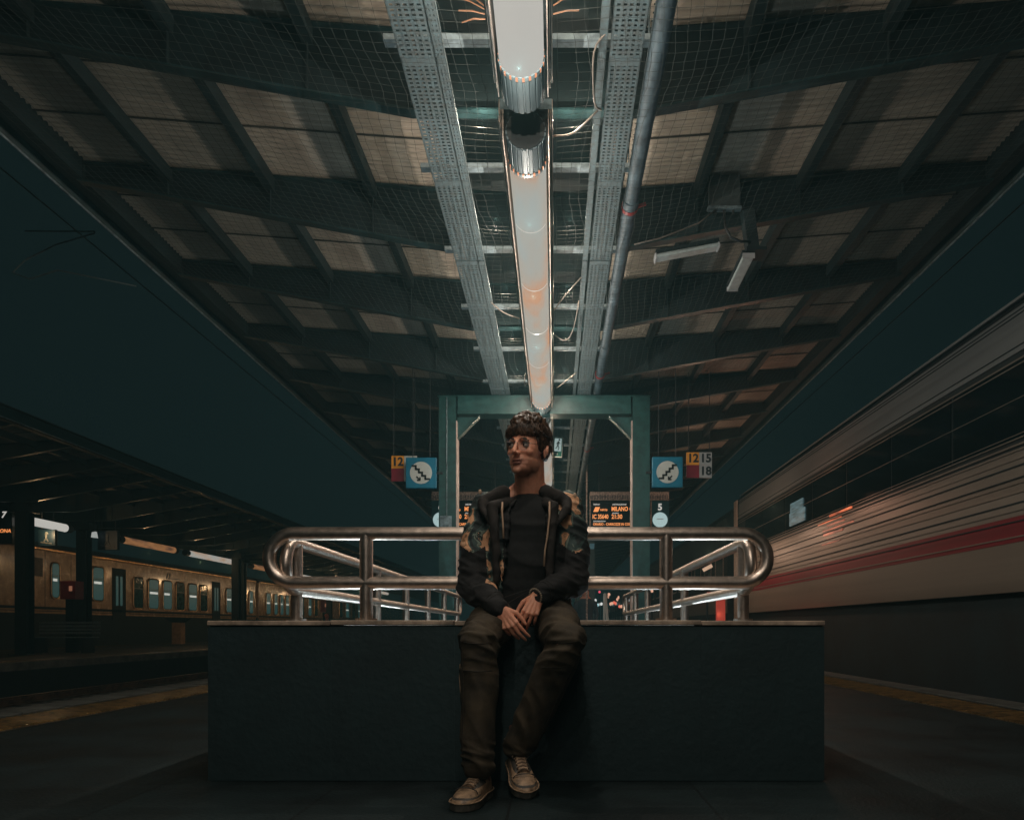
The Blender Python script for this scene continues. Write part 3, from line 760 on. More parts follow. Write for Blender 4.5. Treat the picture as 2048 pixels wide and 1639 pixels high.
# long sides get in-between points
MB().tube(loop, RT, 24, closed=True).build('front_loop', M['steel'], rl, smooth=True)
for x in (-.744, .724):
    MB().tube([(x, 0, 0), (x, 0, ZM)], RT * .98, 20).build('front_post', M['steel'], rl, smooth='auto')
    MB().tube([(x, 0, ZM), (x, 0, ZT)], RT * .98, 20).build('front_post', M['steel'], rl, smooth='auto')
    MB().tube([(x, 0, .002), (x, 0, .012)], .052, 24).build('post_flange', M['steel'], rl, smooth='auto')
for s in (-1, 1):
    X = s * 1.145; ya, yb = .02, 6.55
    lp = []
    for i in range(13):
        a = -PI / 2 - PI * i / 12; lp.append((X, ya + HR + HR * math.cos(a), (ZT + ZM) / 2 - .028 + HR * math.sin(a)))
    for i in range(13):
        a = PI / 2 - PI * i / 12; lp.append((X, yb - HR + HR * math.cos(a), (ZT + ZM) / 2 - .028 + HR * math.sin(a)))
    MB().tube(lp, RT * .9, 20, closed=True).build('side_loop', M['steel'], rl, smooth=True)
    for k, y in enumerate((.17, .75 + .0, 1.85, 2.9, 4.0, 5.1, 6.2)):
        if k == 1: continue
        MB().tube([(X, y, 0), (X, y, ZM - .03)], RT * .9, 16).tube([(X, y, ZM - .03), (X, y, ZT - .03)], RT * .9, 16).build('side_post', M['steel'], rl, smooth='auto')
        MB().tube([(X, y, .002), (X, y, .012)], .048, 20).build('post_flange', M['steel'], rl, smooth='auto')
# stairwell lamps: cool light from below
for k, (x, y, lb) in enumerate(((-1.17, 4.6, 'cool strip lamp on the left stair wall'), (1.17, 4.6, 'cool strip lamp on the right stair wall'), (-1.17, 7.4, 'second cool strip lamp on the left stair wall'), (1.17, 7.4, 'second cool strip lamp on the right stair wall'))):
    t = empty('stair_wall_lamp', (x, y, .15), label=lb, cat='lamp', group='strip lamps inside the stairwell')
    s = 1 if x < 0 else -1
    MB().box(-.02, .02, -.6, .6, -.04, .04).build('housing', M['galv'], t)
    MB().box(*sorted((s * .021, s * .045)), -.58, .58, -.03, .03).build('diffuser', emit('cool tube', (.6, .8, .85), 2.5), t)
    for q in (-.4, .4): point((s * .08, q, .0), 15.0, (.72, .92, 1.0), t)
# ================================================================== WHITE COACH WITH RED STRIPE (right, standing still here)
M['coachwhite'] = mat('dirty white coach paint', (.15, .125, .10), .45, spec=.3, var=.14, scale=1.2, stretch=(1, .04, 3), rvar=.08, bump=.06, bscale=3)
M['coachgrey'] = mat('cool grey coach paint', (.17, .18, .18), .42, var=.16, scale=1.5, stretch=(1, .03, 3), rvar=.08)
M['coachred'] = mat('deep red coach stripe', (.20, .006, .016), .5, spec=.12, var=.2, scale=2, stretch=(1, .04, 4))
M['coachdark'] = mat('dark underframe paint', (.003, .011, .013), .8, var=.3, scale=2)
M['glassdark'] = mat('tinted coach glass', (.006, .012, .014), .08, var=.1)
TX = 4.70
def coach(y0, y1, label, near):
    t = empty('passenger_coach', (0, y0, 0), label=label, cat='train coach', group='white coaches at the right platform edge')
    L_ = y1 - y0
    def panel(nm, x, za, zb, mt, th=.03, xo=0): return MB().box(TX + xo, TX + xo + th, 0, L_, za, zb).build(nm, mt, t)
    panel('skirt', 0, -.45, 1.06, M['coachdark'], xo=.10)
    panel('lower_panel', 0, 1.062, 1.548, M['coachwhite'])
    panel('red_stripe', 0, 1.55, 1.80, M['coachred'], xo=-.004)
    panel('middle_panel', 0, 1.802, 2.46, M['coachwhite'])
    for z in (1.86, 1.93, 2.03, 2.12, 2.17, 2.29, 2.36, 2.44, 1.60, 1.75):
        MB().box(TX - .014, TX - .0045, 0, L_, z - .007, z + .007).build('side_rib', M['coachdark'] if int(z * 100) % 2 else M['coachwhite'], t)
    # window band: panes one by one, with trim strips along
    panel('window_band', 0, 2.462, 3.40, M['coachdark'], xo=.02)
    pane = MB().box(TX + .006, TX + .0195, .0, 1.44, 2.56, 3.34).mesh('window_pane', M['glassdark'])
    n = int(L_ / 1.5)
    for k in range(n): link('window_pane', pane, t, (0, .3 + k * 1.5, 0))
    for z, w_ in ((2.50, .010), (2.56, .006), (2.60, .004), (3.28, .006), (3.33, .008), (2.95, .003)):
        MB().box(TX - .002, TX + .004, 0, L_, z - w_, z + w_).build('trim_strip', M['coachwhite'], t)
    b = MB().prism([(TX, 3.402), (TX + .03, 3.402), (TX + .08, 3.84), (TX + .03, 3.86)], 0, L_)
    b.build('cant_rail', M['coachgrey'], t)
    for z, dx in ((3.46, .0), (3.78, .025), (3.82, .03)):
        MB().box(TX - .006 + dx * .9, TX + .02 + dx, 0, L_, z - .006, z + .006).build('cant_trim', M['coachdark'], t)
    rf = [(TX + .03, 3.862), (TX + .05, 3.90), (TX + .20, 4.02), (TX + .55, 4.14), (TX + 1.45, 4.20), (TX + 2.35, 4.14), (TX + 2.70, 4.02), (TX + 2.87, 3.86)]
    MB().prism(rf, 0, L_).build('roof', M['coachdark'], t)
    for z in range(3): MB().box(TX + .12 + z * .05, TX + .14 + z * .05, 0, L_, 4.0 + z * .02, 4.03 + z * .02).build('roof_rib', M['coachgrey'], t)
    MB().box(TX + 2.85, TX + 2.9, 0, L_, -.4, 3.86).build('far_side', M['coachwhite'], t)
    for yy in (0, L_ - .03): MB().box(TX + .031, TX + 2.849, yy, yy + .03, -.4, 3.84).build('end_wall', M['coachgrey'], t)
    MB().box(TX + .2, TX + 2.7, .1, L_ - .1, .0, .3).build('floor_pan', M['coachdark'], t)
    for yy in (2.6, L_ - 2.6):
        for d in (-1.2, 1.2):
            w_ = MB().tube([(TX + .62, yy + d, -.22), (TX + .76, yy + d, -.22)], .46, 28)
            w_.build('wheel', M['rail'], t, smooth='auto')
            MB().tube([(TX + 2.14, yy + d, -.22), (TX + 2.28, yy + d, -.22)], .46, 28).build('wheel', M['rail'], t, smooth='auto')
        MB().box(TX + .45, TX + .6, yy - 1.7, yy + 1.7, -.3, -.05).build('bogie_frame', M['coachdark'], t)
    return t
c1 = coach(-7.0, 18.2, 'white coach with a red stripe, the large one sweeping in from the right edge', True)
MB().box(TX - .03, TX - .015, 25.2 - .32, 25.2, .9, 3.86).build('end_pillar', mat('warm lit door pillar', (.55, .43, .36), .4), c1)
# added glowing pieces that paint blurred reflections and light streaks on the coach
t = c1
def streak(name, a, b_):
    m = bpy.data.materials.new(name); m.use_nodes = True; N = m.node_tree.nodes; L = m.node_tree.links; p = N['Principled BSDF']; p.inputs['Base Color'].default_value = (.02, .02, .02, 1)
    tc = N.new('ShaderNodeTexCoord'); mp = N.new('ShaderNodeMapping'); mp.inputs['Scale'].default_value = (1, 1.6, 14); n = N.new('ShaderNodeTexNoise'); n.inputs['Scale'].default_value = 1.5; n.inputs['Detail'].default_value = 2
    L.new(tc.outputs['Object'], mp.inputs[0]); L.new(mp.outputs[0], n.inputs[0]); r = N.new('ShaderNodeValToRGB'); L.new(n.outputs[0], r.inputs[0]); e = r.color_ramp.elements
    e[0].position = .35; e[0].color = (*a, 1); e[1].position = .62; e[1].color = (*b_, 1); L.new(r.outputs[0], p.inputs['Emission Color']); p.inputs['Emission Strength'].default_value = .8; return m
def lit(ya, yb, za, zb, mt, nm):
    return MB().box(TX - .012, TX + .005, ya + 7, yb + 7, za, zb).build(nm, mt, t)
cw_ = streak('cool reflection streak', (.02, .05, .055), (.10, .19, .21)); od_ = streak('orange light streak', (.22, .03, .01), (.95, .20, .07)); rd_ = streak('red light streak', (.12, .03, .02), (.60, .16, .09))
rs = random.Random(6)
for ya_, yb_, za_, zb_ in ((13.1, 13.95, 2.66, 2.90), (13.2, 13.9, 2.905, 3.08)): lit(ya_, yb_, za_, zb_, cw_, 'reflection_pane')
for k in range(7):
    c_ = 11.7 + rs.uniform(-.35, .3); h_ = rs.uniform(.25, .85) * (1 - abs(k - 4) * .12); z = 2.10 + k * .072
    lit(c_ - h_, c_ + h_, z, z + rs.choice((.012, .022, .034)), od_ if k > 4 else rd_, 'light_streak')
point((TX - .9, 19.0, 2.7), 18, (1, .48, .30), c1, name='streak_fill')  # unseen points added here and below to warm the coach side
point((TX - 1.0, 21.5, 2.6), 26, (1, .62, .42), c1, name='coach_fill')
point((TX - 1.0, 23.5, 2.4), 26, (1, .62, .42), c1, name='coach_fill')

def coach2(y0, y1, label):
    t = empty('passenger_coach', (0, y0, 0), label=label, cat='train coach', group='white coaches at the right platform edge')
    L_ = y1 - y0
    MB().box(TX, TX + 2.85, 0, L_, .45, 3.6).build('body', M['coachdark'], t)
    MB().box(TX - .004, TX - .001, 0, L_, 1.1, 1.5).build('lower_panel', M['coachwhite'], t)
    MB().prism([(TX, 3.602), (TX + 2.85, 3.602), (TX + 2.4, 4.0), (TX + .4, 4.0)], 0, L_).build('roof', M['coachdark'], t)
    fr = MB(); 
    for a in ((0, 0, 1.0, .05), (0, .75, 1.0, .80), (0, .05, .05, .75), (.95, .05, 1.0, .75)):
        fr.box(TX - .02, TX - .005, a[0], a[2], 2.0 + a[1], 2.0 + a[3])
    frm = fr.mesh('window_frame', M['casing']); pn = MB().box(TX - .01, TX - .004, .05, .95, 2.05, 2.75).mesh('pane', M['glassdark'])
    for k in range(int(L_ / 1.5)):
        f = link('window_frame', frm, t, (0, .4 + k * 1.5, 0)); link('pane', pn, f)
    for q in (2.5, L_ - 2.5): MB().tube([(TX + .6, q, -.2), (TX + .75, q, -.2)], .45, 20).build('wheel', M['rail'], t)
    return t
coach2(19.0, 43.5, 'dark coach with framed windows beyond the white coach, seen through the railing')
coach2(44.3, 68, 'farthest coach at the right platform edge')

# ================================================================== CREAM TRAIN BEHIND THE OPPOSITE PLATFORM
CX = -19.22
M['cream'] = mat('weathered cream coach paint', (.52, .32, .15), .24, var=.22, scale=3, bump=.55, bscale=22, rvar=.08, col2=(.34, .20, .10), coat=1)
M['creamroof'] = mat('grimy coach roof', (.06, .05, .045), .4, var=.3, bump=.4, bscale=10)
M['winglass'] = mat('teal coach window', (.03, .10, .10), .10, var=.4, scale=5, bump=.25, bscale=10)
M['winlit'] = emit('dim lit coach window', (.014, .045, .044), .9)
M['rimmetal'] = mat('amber glint rim', (.95, .58, .32), .30, metal=1, bump=1.0, bscale=14)  # rim added round the panes to catch amber glints
M['reflect_bar'] = emit('painted reflection on the coach glass', (.55, .56, .50), .9)  # emissive bar that paints a pale reflection across a pane
def ypx(px): return F * (CAMX - CX) / (1110 - px)
ct_edges = [(-6, 21.8), (22.3, 47.0), (47.5, 72.5), (73, 98), (98.5, 123)]
def cream(y0, y1, label):
    t = empty('cream_coach', (CX, y0, 0), label=label, cat='train coach', group='cream coaches behind the opposite platform')
    L_ = y1 - y0
    MB().box(-2.8, 0, 0, L_, 1.36, 3.66).build('body_side', M['cream'], t, bevel=.02)
    MB().box(-2.75, -.02, 0, L_, -.3, 1.358).build('underframe', M['coachdark'], t)
    MB().box(.001, .02, 0, L_, 1.42, 1.52).build('waist_band', M['coachdark'], t)
    MB().box(-.10, .012, 0, L_, 1.26, 1.34).build('sill_rail', M['cream'], t)
    MB().prism([(-2.84, 3.665), (.04, 3.665), (.0, 3.80), (-.35, 4.0), (-1.4, 4.12), (-2.45, 4.0), (-2.8, 3.8)], 0, L_).build('roof', M['creamroof'], t)
    MB().box(.0, .06, 0, L_, 3.67, 3.73).build('roof_gutter', mat('amber glint gutter', (.95, .56, .30), .28, metal=.9, bump=.9, bscale=7), t)  # bright amber put into the gutter colour for its glints
    for q in (2.6, 4.9, L_ - 4.9, L_ - 2.6): MB().tube([(-.5, q, -.22), (-.36, q, -.22)], .45, 20).build('wheel', M['rail'], t)
    return t
names = ['cream coach at the far left edge with the square vent', 'cream coach with six tall rounded windows left of the stairs', 'cream coach seen between the railing posts', 'fourth cream coach, far behind the railing', 'farthest of the cream coaches, tiny behind the railing posts']
cc = [cream(a, b_, n) for (a, b_), n in zip(ct_edges, names)]
def at_coach(y):
    for (a, b_), o in zip(ct_edges, cc):
        if a <= y <= b_: return o, y - a
    return cc[0], y
def rounded(y0, y1, z0, z1, r, n=5):
    P = []
    for cy, cz, a0 in ((y1 - r, z1 - r, 0), (y0 + r, z1 - r, PI / 2), (y0 + r, z0 + r, PI), (y1 - r, z0 + r, 1.5 * PI)):
        for i in range(n + 1):
            a = a0 + PI / 2 * i / n; P.append((cy + r * math.cos(a), cz + r * math.sin(a)))
    return P
def cwin(pa, pb, z0=1.66, z1=3.02, litup=False):
    ya, yb = ypx(pa), ypx(pb); o, yl = at_coach((ya + yb) / 2); h = (yb - ya) / 2
    f = MB().prism(rounded(yl - h - .06, yl + h + .06, z0 - .06, z1 + .06, .18), .002, .035, axis='x').build('window', M['coachdark'], o)
    MB().prism(rounded(yl - h, yl + h, z0, z1, .14), .036, .045, axis='x').build('pane', M['winlit'] if litup else M['winglass'], f)
    rp = rounded(yl - h - .055, yl + h + .055, z0 - .055, z1 + .055, .17, 4); MB().tube([(.036, a_, c_) for a_, c_ in rp], .022, 5, closed=True).build('glint_rim', M['rimmetal'], f)
    MB().box(.046, .060, yl - h, yl + h, z1 - .50, z1 - .46).build('sash_bar', M['galv'], f)
    if litup: MB().box(.046, .056, yl - h * .9, yl + h * (.3 + .6 * ((pa * 7) % 10) / 10), z1 - .68, z1 - .58).build('reflection_bar', M['reflect_bar'], f)
for i, (a, b_) in enumerate(((267, 284), (297, 315), (326, 342), (352, 367), (377, 392), (400, 413))): cwin(a, b_, litup=i in (1, 2, 4))
cwin(185, 205, 1.9, 3.25, True); cwin(103, 116, 1.9, 3.2, True)
for a, b_ in ((452, 463), (480, 489), (498, 505), (532, 540), (548, 554), (560, 566), (571, 577), (583, 588)): cwin(a, b_, litup=True)
for k in range(12):
    pa = 616 + k * 12.5
    if 640 < pa < 668: continue
    cwin(pa, pa + 6, 1.7, 3.0, litup=k % 2 == 0)
def cdoor(pa, pb):
    ya, yb = ypx(pa), ypx(pb); o, yl = at_coach((ya + yb) / 2); h = (yb - ya) / 2
    d = MB().box(.002, .02, yl - h, yl + h, 1.1, 3.35).build('door', M['coachdark'], o)
    for q in (-.5, .12): MB().box(.021, .03, yl + q * h - .0, yl + (q + .34) * h, 1.7, 3.0).build('pane', M['winlit'], d)
cdoor(224, 251); cdoor(424, 440); cdoor(600, 608)
# square vent on the first coach
ya, yb = ypx(55), ypx(85); o, yl = at_coach((ya + yb) / 2); MB().box(.002, .015, yl - (yb - ya) / 2, yl + (yb - ya) / 2, 2.65, 3.35).build('vent_panel', mat('brown vent', (.12, .09, .07), .6), o)
for p in (98, 150): 
    yy = ypx(p - 8); o, yl = at_coach(yy); MB().box(.001, .006, yl - .01, yl + .01, 1.53, 3.6).build('panel_joint', M['coachdark'], o)
# operator's emblem on the cream side
yy = ypx(334); o, yl = at_coach(yy)
e_ = MB(); 
for q in (0, .22): e_.add([(.004, yl - .1 + q, 3.16), (.004, yl - .0 + q, 3.16), (.004, yl + .12 + q, 3.46), (.004, yl + .02 + q, 3.46), (.012, yl - .1 + q, 3.16), (.012, yl - .0 + q, 3.16), (.012, yl + .12 + q, 3.46), (.012, yl + .02 + q, 3.46)], [(0, 1, 2, 3), (4, 7, 6, 5), (0, 4, 5, 1), (1, 5, 6, 2), (2, 6, 7, 3), (3, 7, 4, 0)])
e_.box(.004, .012, yl + .3, yl + 1.3, 3.18, 3.22); e_.build('emblem', M['ink'], o)
# wall bracket lights of the cream train area (warm strip behind the platform)

# ---- opposite platform furniture
def blue_panel(px0, px1, py0, py1, Y, label, fig=True):
    s = F / Y; a, b_ = PX(px0, py1, Y), PX(px1, py0, Y)
    t = empty('hanging_sign', tuple((a + b_) / 2), label=label, cat='sign', group='dark blue hanging signs on the opposite platform')
    hx, hz = (b_.x - a.x) / 2, (b_.z - a.z) / 2
    MB().box(-hx, hx, 0, .12, -hz, hz).build('sign_box', mat('unlit blue sign', (.003, .018, .035), .5), t, bevel=.01)
    g = MB(); 
    g.bar((0, -.004, hz * .35), (0, -.004, -hz * .1), .05, .05); g.bar((0, -.004, -hz * .1), (-hz * .3, -.004, -hz * .5), .04, .03); g.bar((0, -.004, -hz * .1), (hz * .25, -.004, -hz * .5), .04, .03)
    g.ell((0, -.01, hz * .5), (.05, .01, .05)); g.bar((-hx * .7, -.004, -hz * .55), (hx * .7, -.004, -hz * .75), .02, .03)
    g.build('walking_figure', mat('dull grey figure', (.10, .11, .11), .6), t)
    for q in (-hx * .7, hx * .7): MB().tube([(q, .05, hz), (q, .05, 4.3 - t.location.z)], .02, 6).build('hanger_rod', M['black'], t)
blue_panel(76, 110, 1058, 1091, 21.6, 'dark blue hanging sign below the first lit tube of the opposite platform')
blue_panel(195, 235, 1060, 1099, 23.2, 'dark blue hanging sign with a walking figure, right of the small white lamp')
a = PX(189, 1069, 23.0); t = empty('small_lamp', tuple(a), label='small white lamp left of the dark blue sign with the figure', cat='lamp')
MB().prism([(-.09, -.08), (.09, -.10), (.05, .10), (-.06, .08)], -.04, .04).build('lamp_body', emit('small white light', (.36, .38, .36), .9), t)
MB().tube([(0, 0, .09), (0, 0, .8)], .015, 6).build('hanger_rod', M['black'], t)
# track 7 board at the left edge
a = PX(-20, 1045, 20.4); t = empty('track_board', tuple(a), label='dark board with a white 7 and orange text at the left edge', cat='display board')
MB().box(-1.1, .62, 0, .2, -.60, .62).build('board_body', M['screen'], t); text('7', .24, M['white_lit'], t, (.38, -.01, .22), bold=.008, shear=.2)
text('ANCONA', .14, M['amber'], t, (.28, -.01, -.23), bold=.003, shear=.2)
for q in (-.7, .4): MB().tube([(q, .1, .62), (q, .1, 2.6)], .02, 6).build('hanger_rod', M['black'], t)
# red cabinets
for px, py, w_, h_, Y, lb in ((144, 1180, 30, 36, 21.8, 'large dark red cabinet between the dark columns at the left'), (650, 1212, 15, 24, 55, 'small dark red cabinet seen through the railing left of the post'), ):
    c = PX(px, py, Y); s = F / Y; t = empty('red_cabinet', (c.x, Y, -.02), label=lb, cat='cabinet', group='red cabinets on the opposite platform')
    hz = h_ / s / 2; hx = w_ / s / 2; z = c.z + .02
    MB().box(-hx, hx, -.2, .2, z - hz, z + hz).build('cabinet_box', mat('dark red enamel', (.22, .012, .02), .35), t, bevel=.01)
    MB().box(hx * .2, hx * .62, -.21, -.201, z - hz * .1, z + hz * .45).build('notice', emit('small orange notice', (.35, .14, .08), .6), t)
    MB().box(-hx * .5, hx * .5, -.12, .12, 0, z - hz - .002).build('pedestal', M['coachdark'], t)
# bench with a covered bag
c = PX(128, 1245, 21.3); t = empty('platform_bench', (c.x, 21.3, -.02), label='dim slatted bench below the red cabinet on the opposite platform', cat='bench')
for k in range(5): MB().box(-.9, .9, -.25 + k * .1, -.18 + k * .1, .44, .47).build('seat_slat', M['galvdust'], t)
for k in range(4): MB().box(-.9, .9, .24, .27, .55 + k * .1, .62 + k * .1).build('back_slat', M['galvdust'], t)
for x in (-.7, .7): MB().box(x - .03, x + .03, -.25, .27, 0, .438).build('leg', M['black'], t)
# buffer-like tan post in front of the cream coach
c = PX(357, 1250, 33.0); t = empty('track_post', (c.x, 33.0, -.02), label='tan post with a wide head below the six tall windows', cat='post')
MB().box(-.2, .2, -.2, .2, 0, .98).build('shaft', mat('tan concrete', (.42, .24, .12), .5), t); MB().prism([(-.2, .981), (.2, .981), (.5, 1.18), (-.5, 1.18)], -.22, .22).build('head', M['coachdark'], t)
# far lights, signals and posts beyond the stairs
rng = random.Random(4)
def far_light(px, py, Y, w_, h_, col, label, cat='light', group='far lights beyond the railing', stg=.9):
    a = PX(px, py, Y); s = F / Y; t = empty('far_light', tuple(a), label=label, cat=cat, group=group)
    MB().ell((0, 0, 0), (w_ / s / 2, .05, h_ / s / 2), 10, 6).build('lamp_glass', emit('far light', col, stg * 1.15), t)
    MB().tube([(0, .06, h_ / s / 2), (0, .06, -a.z + .0 if a.z > .3 else -.4)], max(.02, .6 / s), 6).build('post', M['black'], t)
far_light(1199, 1183, 60, 5, 5, (.9, .10, .16), 'round red signal light just right of the young man', 'signal light')
cols = [((.8, .42, .28), 'amber'), ((.75, .78, .74), 'white'), ((.35, .62, .66), 'pale blue'), ((.85, .16, .10), 'red'), ((.12, .45, .22), 'green')]
pts = [(1171, 1212, 3), (1176, 1209, 0), (1181, 1205, 4), (1187, 1210, 2), (1191, 1200, 1), (1195, 1209, 2), (1199, 1208, 1), (1203, 1207, 1), (1171, 1219, 0), (1177, 1219, 1), (1184, 1220, 1),
       (1218, 1188, 0), (1217, 1193, 0), (1221, 1207, 0), (1224, 1206, 0), (1228, 1204, 3), (1231, 1206, 3), (1235, 1198, 0), (1237, 1194, 0), (1239, 1212, 3), (1243, 1212, 0), (1257, 1200, 1), (1256, 1206, 3), (1304, 1181, 0)]
ORD = 'first second third fourth fifth sixth seventh eighth ninth tenth eleventh twelfth thirteenth fourteenth fifteenth sixteenth seventeenth eighteenth nineteenth twentieth twenty-first twenty-second twenty-third last'.split()
for i, (px, py, ci) in enumerate(pts):
    left = px < 1205
    far_light(px, py, min(66 + (i * 13) % 30, .9 * F * 4.3 / (px - 1110)), 3.6 + (i % 3), 6.5 + (i * 5 % 5), cols[ci][0], '%s light, %s from the left in the glowing far cluster' % (cols[ci][1], ORD[sorted(pts, key=lambda p: (p[0], p[1])).index((px, py, ci))]))
# leaning white bars
for k, (xa, xb) in enumerate(((1208, 1208), (1209, 1213), (1211, 1216))):
    tag(MB().tube([PX(xa, 1186, 14.5 + k * .1), PX(xb, 1240, 14.5 + k * .1), PX(xb + .6, 1280, 14.5 + k * .1)], .016, 8).build('white_bar', M['signwhite']), ['left of three slim white bars beyond the stairs', 'middle of three slim white bars beyond the stairs', 'right of three slim white bars beyond the stairs'][k], 'bar', 'slim white bars beyond the stairs')
# red T shaped stand at the right
t = empty('red_stand', (PX(1441, 0, 15.5).x, 15.5, 0), label='glowing red T shaped stand behind the right part of the railing', cat='stand')
s = F / 15.5
rg = emit('glowing red panel', (.34, .035, .022), .8)
MB().box(-.09, .09, -.05, .05, .0, .71 + 64 / s - .0).build('post', rg, t); MB().box(-.28, .28, -.06, .06, .71 + 64 / s + .002, .71 + 72 / s).build('crossbar', emit('dim red crossbar', (.20, .022, .016), .8), t)
point((0, -.3, 1.0), 2.5, (1, .15, .08), t)
# low dark boxes with amber traces behind the right railing
for k, (px, py, w_, h_, lb) in enumerate(((1415, 1135, 20, 7, 'slanted white and amber lit sign behind the right railing'), (1375, 1205, 16, 7, 'small red lit sign below the right side railing'))):
    a = PX(px, py, 20 + k * 3); s = F / a.y
    o = tag(MB().box(-w_ / s / 2, w_ / s / 2, -.03, .03, -h_ / s / 2, h_ / s / 2).build('lit_sign', emit('lit sign %d' % k, [(.7, .45, .3), (.45, .05, .03)][k], .8), None, tuple(a)), lb, 'sign')
    o.rotation_euler = (0, math.radians(-28), 0)
    q = tag(MB().tube([(a.x, a.y + .05, 0), (a.x, a.y + .05, a.z)], .03, 6).build('sign_post', M['black']), lb.replace('sign', 'sign post, its black post').replace(' post, its', ','), 'post')
    q['label'] = ['black post carrying the slanted amber sign', 'black post carrying the small red sign'][k]
M['faint'] = mat('weathered zinc arm', (.06, .08, .078), .8)
t = empty('catenary_arm', (-4.7, 13.2, 0), label='faint hinged catenary arm in the dark sky at the left', cat='catenary arm')
P_ = lambda px, py, Y: tuple(PX(px, py, Y) - Vector((-4.7, 13.2, 0)))
MB().tube([P_(50, 462, 8.6), P_(190, 463, 8.6)], .010, 8).build('stay_tube', M['faint'], t)
MB().tube([P_(190, 466, 8.6), P_(110, 490, 8.6), P_(50, 520, 8.6), P_(25, 545, 8.6), P_(60, 558, 8.6), P_(115, 540, 8.6), P_(272, 572, 8.6)], .009, 8).build('steady_arm', M['faint'], t, smooth=True)
tag(MB().tube([(-5.9, -2, 5.75 + 0), (-5.9, 90, 5.75)], .009, 6).build('contact_wire', M['black']), 'lower contact wire left of the canopy', 'wire', 'overhead wires left of the canopy')
tag(MB().tube([(-5.9, -2, 6.5), (-5.9, 90, 6.5)], .009, 6).build('contact_wire', M['black']), 'upper messenger wire left of the canopy', 'wire', 'overhead wires left of the canopy')
tag(MB().tube([(5.9, -2, 5.9), (5.9, 90, 5.9)], .009, 6).build('contact_wire', M['black']), 'contact wire above the white coach', 'wire')
# ================================================================== PEOPLE
def evaluated(mb, name, vox, smooth_it=4, mats=()):
    """closed pieces -> one continuous surface"""
    me = mb.mesh(name, list(mats))
    o = bpy.data.objects.new('tmp', me); C.objects.link(o)
    r = o.modifiers.new('r', 'REMESH'); r.mode = 'VOXEL'; r.voxel_size = vox; r.use_smooth_shade = True
    if smooth_it: q = o.modifiers.new('s', 'SMOOTH'); q.iterations = smooth_it; q.factor = .5
    bpy.context.view_layer.update()
    out = bpy.data.meshes.new_from_object(o.evaluated_get(bpy.context.evaluated_depsgraph_get()))
    bpy.data.objects.remove(o); out.materials.clear()
    for m in mats: out.materials.append(m)
    out.polygons.foreach_set('use_smooth', [True] * len(out.polygons)); out.name = name
    return out
def getv(me):
    a = np.empty(len(me.vertices) * 3); me.vertices.foreach_get('co', a); return a.reshape(-1, 3)
def getn(me):
    a = np.empty(len(me.vertices) * 3); me.vertices.foreach_get('normal', a); return a.reshape(-1, 3)
def setv(me, a): me.vertices.foreach_set('co', a.reshape(-1)); me.update()
def nz(p, s, o=0): return noise.noise(Vector((p[0] * s + o, p[1] * s, p[2] * s)))
def push(V, c, sig, d):
    """gaussian displacement by vector d around c"""
    c = np.array(c); s = np.array(sig) if hasattr(sig, '__len__') else np.array([sig] * 3)
    w_ = np.exp(-(((V - c) / s) ** 2).sum(1) / 2); return V + w_[:, None] * np.array(d)
def chain(b, pts, rs, n=12):
    for i in range(len(pts) - 1): b.cap(pts[i], pts[i + 1], rs[i], rs[i + 1], n)

def skin_mat(name, col, blush):
    m = mat(name, col, .48, var=.10, scale=26, bump=.12, bscale=260, col2=blush)
    b = m.node_tree.nodes['Principled BSDF']; b.inputs['Subsurface Weight'].default_value = .12; b.inputs['Subsurface Radius'].default_value = (.012, .005, .003)
    b.inputs['Subsurface Scale'].default_value = 1.0
    N = m.node_tree.nodes; L = m.node_tree.links; a = N.new('ShaderNodeAttribute'); a.attribute_name = 'stubble_shade'
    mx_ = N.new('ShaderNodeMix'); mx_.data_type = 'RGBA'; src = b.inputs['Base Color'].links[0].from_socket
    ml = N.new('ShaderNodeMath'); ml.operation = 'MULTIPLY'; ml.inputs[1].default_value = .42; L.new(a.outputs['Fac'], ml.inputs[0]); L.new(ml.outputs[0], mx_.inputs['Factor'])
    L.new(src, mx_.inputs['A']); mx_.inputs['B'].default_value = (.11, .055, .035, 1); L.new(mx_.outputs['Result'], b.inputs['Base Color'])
    return m
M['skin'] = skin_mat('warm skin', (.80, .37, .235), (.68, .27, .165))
M['lip'] = mat('lips', (.34, .14, .10), .4, var=.1)
M['hairm'] = mat('dark brown curls', (.075, .036, .018), .45, var=.55, scale=30)
M['browm'] = mat('eyebrow hair', (.018, .011, .008), .7)
M['tee'] = mat('black cotton', (.007, .0065, .0065), .85, var=.25, scale=60, bump=.15, bscale=400)
M['hood'] = mat('faded black jersey', (.020, .014, .011), .85, var=.25, scale=40, bump=.25, bscale=300)
M['sleeve'] = mat('black shell fabric', (.012, .010, .010), .85, var=.3, scale=20, bump=.12, bscale=120)
M['pants'] = mat('olive brown cotton', (.058, .039, .020), .8, var=.3, scale=9, bump=.3, bscale=350)
M['cord'] = mat('pale cord', (.55, .36, .24), .7)
M['shoe'] = mat('scuffed cream leather', (.42, .27, .165), .5, var=.3, scale=25, bump=.15, bscale=90)
M['shoedk'] = mat('grey shoe overlay', (.075, .065, .055), .6, var=.25, scale=20)
M['sole'] = mat('dirty rubber sole', (.10, .088, .07), .6, var=.3, scale=30)
M['lace'] = mat('brown lace', (.20, .13, .085), .75)
M['eye'] = mat('eye white', (.42, .36, .32), .15, var=.03); M['iris'] = mat('dark iris', (.018, .010, .007), .06)
M['wire'] = mat('thin steel spectacle frame', (.30, .26, .23), .25, metal=1)
